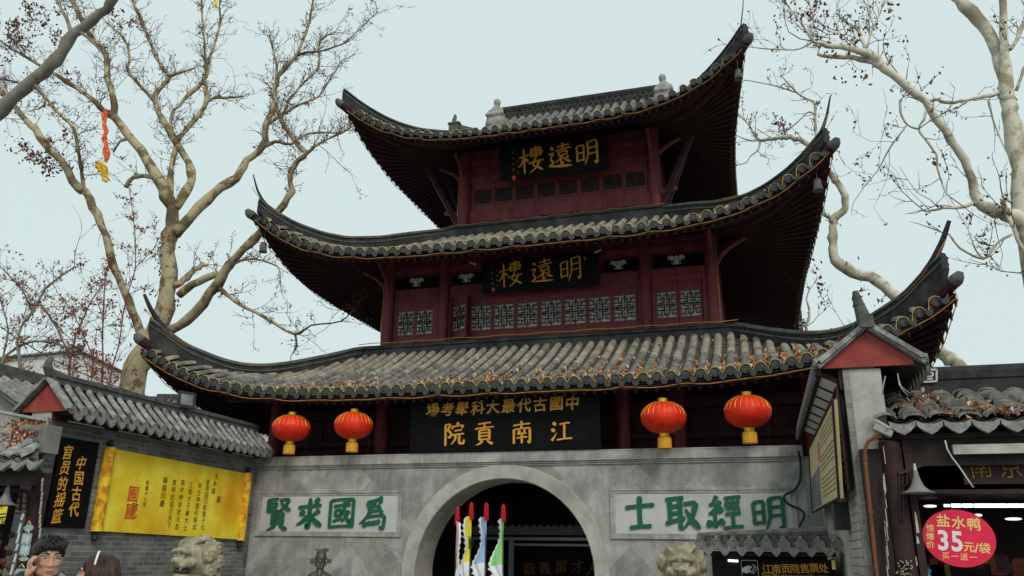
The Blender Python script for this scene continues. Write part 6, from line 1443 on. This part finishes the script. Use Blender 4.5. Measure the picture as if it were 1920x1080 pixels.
# big plane tree left of the tower
t=Tree('plane_tree','tall mottled plane tree with spreading bare limbs left of the tower','tree',5.0,3,M['bark'],M['barkd'])
g0=at(215,860,5.0)
t.limb([(215,1050,42),(228,880,38),(240,760,32),(255,690,26),(277,655,23),(302,600,20),(317,527,17),(313,473,17),(322,427,14),(325,387,13)],0,True,twigs=.3)
t.limb([(325,392,13),(307,353,14),(277,300,11),(240,253,9),(213,220,8),(187,200,6),(160,177,5),(133,157,5),(93,133,4),(43,103,3),(0,77,2)],-.25)
t.limb([(213,220,8),(213,187,7),(203,147,7),(197,100,6),(170,67,5),(143,17,6),(133,-20,5)],.2)
t.limb([(327,392,11),(347,360,9),(360,323,8),(333,273,8),(307,227,7),(290,190,6),(300,167,5),(320,143,4.5),(350,133,3),(365,128,2)],.3)
t.limb([(320,143,4.5),(300,120,4),(280,73,4),(253,10,4),(245,-20,3)],.1)
t.limb([(288,188,5),(268,165,4),(240,133,4),(243,107,3.2),(233,73,3),(200,43,2)],-.3)
t.limb([(333,273,6),(320,233,4),(327,207,4),(360,173,4.5),(387,143,5),(393,107,3.5),(410,60,3),(412,13,2),(411,-10,2)],.35)
t.limb([(387,143,4),(383,83,3),(377,0,2.5),(375,-20,2)],-.2)
t.limb([(322,385,8),(318,340,6.5),(330,273,6),(345,248,5),(383,200,5),(387,160,4.5)],.4)
t.limb([(387,190,4),(405,183,4),(440,183,2.5),(458,180,1.8)],.3)
t.limb([(328,440,13),(360,403,11),(400,362,10),(443,333,9),(463,300,8),(493,277,8),(500,233,7),(513,200,6),(513,167,5),(530,133,5),(557,103,4),(577,50,3),(587,0,2),(589,-15,2)],.3)
t.limb([(557,103,4),(575,98,3),(593,97,3),(640,83,2),(660,68,1.6),(708,22,1.2)],.2)
t.limb([(520,160,5),(518,120,3),(505,66,2.4)],.1)
t.limb([(493,275,6),(515,265,4),(545,270,3.5),(580,250,2.6),(640,250,2)],.2)
t.limb([(500,233,5),(530,213,3),(540,190,3),(567,157,3),(597,127,3),(600,77,2),(630,60,1.5)],.35)
t.limb([(530,213,3.5),(560,197,3),(597,180,2.5),(620,147,2),(640,113,1.5)],.1)
t.limb([(300,632,12),(320,620,11),(367,587,11),(407,533,12),(430,497,10),(467,457,9),(493,430,9),(520,397,8),(547,360,7),(542,340,6),(552,310,6),(573,287,6),(550,260,5.5),(527,223,5),(510,170,5)],-.15)
t.limb([(573,287,5),(600,268,3),(640,250,2),(668,232,1.5)],.3)
t.limb([(337,553,9),(373,527,8),(407,513,8)],-.1)
t.limb([(330,535,9),(345,525,8),(360,510,6.5),(378,500,5.5),(389,496,4)],.5)
t.limb([(413,542,5),(450,570,4.2),(500,597,4),(553,627,3.6),(583,610,2.4),(640,602,1.6),(665,577,1.2)],-.3,twigs=.5)
t.limb([(553,627,3),(556,648,2),(545,668,1.2)],.1,twigs=.2)
t.limb([(282,652,12),(255,600,10),(240,560,9),(213,500,9),(197,440,8),(173,387,9),(160,360,8.5),(147,353,9),(113,300,8),(83,267,8.5),(57,233,7),(27,200,6),(0,167,6),(-20,150,5)],-.45)
t.limb([(158,358,5),(150,300,4),(137,240,4),(110,213,3.5),(67,167,3),(0,147,2)],-.1)
t.limb([(430,500,4),(470,485,3),(520,500,2),(525,530,1.5)],.1)
t.limb([(240,260,4),(225,265,3.2),(212,285,2.6)],.5,twigs=.4)
t.limb([(300,335,6),(270,330,5),(250,333,5),(236,350,5)],.4,twigs=.4)
t.leaves(.2,(.035,.09))
for c in((318,470,16,60),(310,505,14,40),(312,545,12,26),(288,545,10,22),(330,565,9,16)): t.cluster(*c,size=(.07,.14))
for c in((20,40,24,60),(60,15,22,50),(110,70,16,26),(5,110,14,24),(75,40,26,90),(35,60,30,90),(60,85,22,40),(20,90,16,26),(95,20,14,20)): t.cluster(*c)
for c in((85,285,28,80),(100,310,24,70),(118,262,18,30),(40,280,24,44),(60,300,18,30)): t.cluster(*c)
for c in((215,35,14,22),(235,45,12,24),(255,38,12,18),(130,140,10,12),(385,52,8,6)): t.cluster(*c)
t.done()
# near grey branch crossing the top left corner
t=Tree('plane_tree','grey plane tree whose thick straight bough crosses the top left corner','tree',-3.0,13,M['barkg'],M['barkd'],rs=.86)
t.limb([(-330,1150,40),(-270,800,36),(-160,450,28),(-60,290,20),(0,207,15),(67,147,16.5),(105,112,15),(140,63,14),(187,27,11),(215,-3,9.5),(235,-40,8)],0,True,twigs=.0)
t.limb([(134,58,5),(125,35,5),(108,5,4),(100,-15,4)],.1,twigs=.3)
t.limb([(150,60,5),(180,85,3.2),(205,120,2)],.2,twigs=.4); t.limb([(60,150,5),(85,190,3),(70,205,2)],.2,twigs=.4)
t.leaves(.12,(.04,.09)); t.done()
# pale plane tree at the right edge
t=Tree('plane_tree','pale barked plane tree with a thick trunk cut by the right frame edge','tree',1.5,23,M['barkw'],M['barkd'])
t.limb([(1985,1100,30),(1968,800,28),(1950,600,26),(1930,450,22),(1915,360,19),(1897,233,17.5),(1889,187,16),(1884,100,9),(1881,40,8),(1883,-20,7)],0,True,twigs=.1)
t.limb([(1890,195,15),(1878,130,13.5),(1864,83,13.5),(1833,37,13.5),(1800,0,13),(1780,-25,13)],.15,twigs=.1)
t.limb([(1930,430,20),(1905,408,18),(1880,397,17),(1850,388,12),(1833,375,10.5),(1825,355,9.5),(1807,300,9),(1783,263,8.5),(1747,207,8.5),(1707,167,8.5),(1660,127,9),(1633,103,8.5),(1587,90,6.5),(1550,85,5),(1523,78,4)],-.2,twigs=.45)
t.limb([(1523,78,3),(1505,90,2.2),(1487,93,2),(1440,92,1.6),(1403,87,1.3)],.1,twigs=.5)
t.limb([(1655,122,9),(1630,113,8),(1607,110,6.5),(1570,106,5),(1532,102,4.2)],.1,twigs=.3)
t.limb([(1623,90,4.5),(1612,65,4),(1604,50,4),(1592,44,3)],.2)
t.limb([(1626,85,2.4),(1637,53,2),(1650,25,2),(1660,-5,2)],.3); t.limb([(1627,90,2),(1630,60,1.5),(1627,0,1.2)],.1,twigs=.3)
t.limb([(1880,172,5.5),(1848,180,4.5),(1812,187,4.2),(1780,193,4.2),(1758,188,4),(1738,190,4)],-.3,twigs=.3)
t.limb([(1525,75,3),(1520,60,2.5),(1525,33,2.2),(1515,0,2)],.2); t.limb([(1523,78,2.5),(1510,55,2),(1480,15,1.6),(1466,0,1.3)],.2)
t.limb([(1738,205,3.5),(1731,225,3),(1723,242,2.8),(1740,268,2.6),(1755,290,2.5),(1758,315,2.4),(1765,340,2.2),(1773,360,2),(1785,372,1.5)],-.2,twigs=.4)
t.limb([(1687,187,3),(1689,212,3),(1703,235,2.6),(1723,242,2.4)],-.2,twigs=.4); t.limb([(1700,236,2.2),(1670,275,1.8),(1645,320,1.6),(1620,350,1.2)],.2,twigs=.5)
t.limb([(1893,95,4.5),(1905,75,4.5),(1920,42,4.5),(1940,10,4)],.1); t.limb([(1905,170,4),(1920,130,3.5),(1945,80,3)],.3,twigs=.3)
t.limb([(1853,187,2.6),(1862,225,2),(1880,270,1.6),(1897,302,1.3)],.1,twigs=.3)
t.limb([(1825,382,5),(1800,388,4.5),(1770,390,3.5),(1735,397,2.5)],-.3,twigs=.6); t.limb([(1878,375,6),(1890,400,5.5),(1905,440,5),(1920,470,4.5),(1940,500,4)],-.5,twigs=.4)
t.limb([(1898,440,4),(1870,455,3.5),(1845,485,3),(1800,465,2.5),(1780,440,1.8)],-.2,twigs=.6); t.limb([(1905,380,3),(1885,375,2.5),(1880,365,2.5)],0,twigs=.2)
t.limb([(1845,485,3),(1830,470,2),(1815,430,1.5),(1792,390,1.3),(1775,360,1)],.3,twigs=.4)
t.leaves(.18,(.04,.10))
for c in((1590,85,12,16),(1552,108,8,10),(1672,20,9,9),(1510,20,16,16),(1530,12,14,14),(1770,295,7,6),(1590,30,8,8),(1675,60,6,4),(1700,70,5,3),(1620,150,7,6),(1580,155,6,4)): t.cluster(*c)
t.done()
# mottled plane tree behind the right corner
t=Tree('plane_tree','mottled plane tree with a crooked limb rising behind the snack shop roof','tree',7.0,33,M['barkw'],M['barkd'])
t.limb([(1850,1000,22),(1830,800,19),(1800,690,16),(1773,668,16),(1750,640,14),(1735,605,13.5),(1708,575,13),(1677,555,13),(1647,527,13),(1597,510,13),(1568,488,11.5),(1561,455,9),(1563,427,8.5),(1564,410,8.5),(1580,395,8.5),(1586,377,7.5),(1577,352,7.5),(1560,330,7),(1545,308,6.5),(1513,267,6)],0,True,twigs=.1)
t.limb([(1530,285,6),(1510,265,6),(1490,260,6),(1467,257,5),(1440,262,4),(1425,263,3.6),(1413,250,2.6),(1403,233,2),(1373,203,1)],.2,twigs=.6)
t.limb([(1425,263,3),(1422,280,2.2),(1408,292,1.6),(1400,305,1.2)],.1,twigs=.5); t.limb([(1425,264,2.4),(1400,262,1.6),(1365,245,1)],.1,twigs=.4)
t.limb([(1531,262,3.5),(1530,247,3),(1528,197,3),(1520,188,2.5),(1497,177,2),(1463,140,1.3)],.3,twigs=.5)
t.limb([(1528,215,2.4),(1515,210,2.2),(1500,225,2.2),(1477,243,2.6)],.2,twigs=.4); t.limb([(1497,175,2),(1450,160,1.4),(1395,150,1.1)],.2,twigs=.4)
t.limb([(1563,410,7),(1550,405,4.5),(1535,397,4),(1520,385,4)],.3,twigs=.2)
t.limb([(1690,600,4),(1660,640,4),(1560,640,4),(1512,620,4),(1518,590,3),(1512,560,2)],.5,twigs=.5)
t.leaves(.2,(.035,.09))
for c in((1470,240,16,40),(1455,225,10,14),(1538,535,10,14),(1512,445,10,12),(1510,490,14,18),(1525,510,12,10),(1540,570,10,10),(1505,600,9,12),(1560,625,8,8),(1520,640,7,8),(1590,500,8,10),(1620,545,8,8),(1655,560,6,6)): t.cluster(*c,size=(.07,.15))
t.done()
# thin reddish saplings over the left wall
sap=[([(36,900,6),(40,720,5),(33,640,4.5),(45,605,4),(60,587,4),(77,553,4),(100,527,3.5),(140,500,2)],[[(60,587,3),(50,560,2.4),(30,530,2),(0,500,1.5)],[(77,570,3),(110,620,2.4),(128,670,2)]],'greyish forked sapling leaning right behind the left gable','barkg',40),
 ([(128,900,6),(130,700,5.5),(138,650,3.5),(143,627,3),(167,573,2.5),(187,540,2)],[[(138,640,2),(110,615,1.6),(80,573,1.4)]],'thin reddish sapling just right of the left gable','barkr',41),
 ([(188,900,4.5),(192,710,3.5),(193,593,3),(198,510,2)],[[(193,593,2),(180,560,1.5)]],'straight slender red stem among the saplings left of the plane trunk','barkr',42),
 ([(200,900,4.5),(205,720,3.5),(222,650,3),(230,593,2.6),(240,550,2.4),(253,503,2.2),(252,427,2),(245,373,1.5)],[[(253,503,1.8),(280,475,1.5),(300,455,1)]],'tall thin red stem crossing the plane tree trunk on the left','barkr',43),
 ([(172,900,4.5),(172,705,3),(176,677,2.6),(160,637,2.4),(133,577,2)],[],'short bent red sapling leaning left above the brick wall','barkr',44),
 ([(-10,900,6),(0,700,5),(20,660,4),(60,640,3.5),(110,645,3),(140,665,2)],[[(0,690,3),(15,620,2.5),(0,560,2)]],'low sapling arching over the souvenir shop roof','barkg',45)]
for P,subs,lb,bk,sd_ in sap:
    t=Tree('sapling',lb,'sapling',3.2,sd_,M[bk],M['barkr'] if bk=='barkr' else M['barkd'],group='saplings behind the brick wall',rs=.62 if bk=='barkr' else .85)
    t.limb(P,.1,True,twigs=.75)
    for q in subs: t.limb(q,.1,twigs=.8)
    t.leaves(.16,(.06,.13)); 
    for k in range(5): i=t.r.randrange(len(P)); 
    for k in range(4): q=t.r.choice(P[1:]); t.cluster(q[0]+t.r.uniform(-12,12),min(q[1],715)+t.r.uniform(-18,10),9,11,(.07,.14))
    t.done('leaf')
# torn kite, yellow bag
rr=random.Random(4)
k=thing('kite_tail','torn orange and yellow kite caught in the plane tree branches','kite',at(195,330,4.0))
def ribbon(P,ws,seed):
    mb=MB(); r_=random.Random(seed); rows=[]
    Q=crom([tuple(map(float,q)) for q in P],4); 
    for i,q in enumerate(Q):
        w=ws[0]+(ws[1]-ws[0])*i/(len(Q)-1); c=at(q[0],q[1],4.0); w*=r_.uniform(.7,1.25); rows.append([c+Vector((u*w,.06*math.sin(i*1.3+u*4)+r_.uniform(-.02,.02),r_.uniform(-.02,.02))) for u in(-1,-.4,.2,.6,1)])
    mb.grid(rows); return mb
M['kiteo']=mat('kite_orange',(.70,.12,.05),(.80,.20,.10),8,.6,0); M['kitey']=mat('kite_patch',(.85,.55,.03),(.70,.42,.05),3,.6,0,c3=(.25,.52,.55))
ribbon([(198,205),(195,225),(198,245),(196,262),(200,280),(198,305)],(.10,.13),1).build('tail',M['kiteo'],k); ribbon([(186,303),(192,318),(196,328),(200,341)],(.20,.15),2).build('patch',M['kitey'],k)
mb=ribbon([(400,-8),(404,2),(402,14)],(.10,.07),7); tag(mb.build('plastic_bag',mat('bag_yellow',(.80,.72,.02),(.88,.8,.1),6,.5,0)),'small bright yellow bag snagged on a twig at the top frame edge','bag')
# overhead cable at the left
mb=MB(); mb.tube([at(-20,598,-1),at(40,640,-.5),at(95,672,0),at(150,698,.5),at(215,724,1),at(300,752,1.5)],.014,6); tag(mb.build('overhead_cable',M['cable']),'thin black cable sagging across the saplings at the left','cable')
# ------------------------------------------------------------------ houses behind the left wall
M['oldwall']=mat('old_grey_wall',(.26,.25,.225),(.40,.39,.36),2,.85,.15)
def house(label,cx,cy,w,d,h,rise,rot,wall=M['white']):
    n=thing('tiled_house',label,'house',(cx,cy,0),'white tiled houses behind the brick wall'); Mx=Matrix.Translation((cx,cy,0))@Matrix.Rotation(rot,4,'Z')
    mb=MB(); mb.M=Mx; mb.box(-w/2,w/2,-d/2,d/2,0,h); 
    for s in(-1,1): mb.face([mb.P(p) for p in((s*w/2,-d/2,h),(s*w/2,d/2,h),(s*w/2,0,h+rise))])
    mb.build('wall',wall,n)
    mb=MB(); mb.M=Mx; nn=int(w/.26)
    for s in(-1,1):
        for i in range(nn+1):
            x=-w/2+i*w/nn; mb.cur=0; mb.tube([(x,s*(d/2+.35)*t,h+rise*(1-t)*1.0+.10-.12*t) for t in(1,.75,.5,.25,0)],[.085,.08,.08,.08,.08],6)
        mb.cur=1; mb.grid([[(x,s*(d/2+.35)*t,h+rise*(1-t)+.05-.12*t) for t in(0,.5,1)] for x in(-w/2-.2,w/2+.2)])
    rf=mb.build('roof',[M['tile2'],M['pan']],n,smooth=40)
    mb=MB(); mb.M=Mx; mb.box(-w/2-.25,w/2+.25,-.12,.12,h+rise+.1,h+rise+.34); mb.build('roof_ridge',M['ridgetop'],rf)
    for k in range(3):
        mb=MB(); mb.M=Mx; x=-w/3+k*w/3; mb.box(x-.4,x+.4,-d/2-.03,-d/2+.02,h-1.6,h-.6); mb.build('window',M['glassd'],n)
    return n
M['oldwall']=mat('old_grey_wall',(.26,.25,.225),(.40,.39,.36),2,.85,.15)
house('pale house with a grey tiled roof behind the left red gable',-9.8,-.9,7.0,3.0,3.98,.86,R(90),M['oldwall'])
p=at(392,770,9.0); house('white house with a ribbed grey roof seen under the left corner of the lowest roof',p.x-.2,10.6,5.6,3.6,5.95,1.15,R(14))
p=at(345,722,15.0); house('pale flat-looking house top behind the ribbed roof under the left tower corner',p.x,16.5,5.0,3.0,p.z-1.2,.6,R(10),M['oldwall'])
p=at(110,655,14.0); house('farthest white building with a thin roof line behind the saplings',p.x-3.5,16,11,6,p.z-1.2,.9,R(-24))
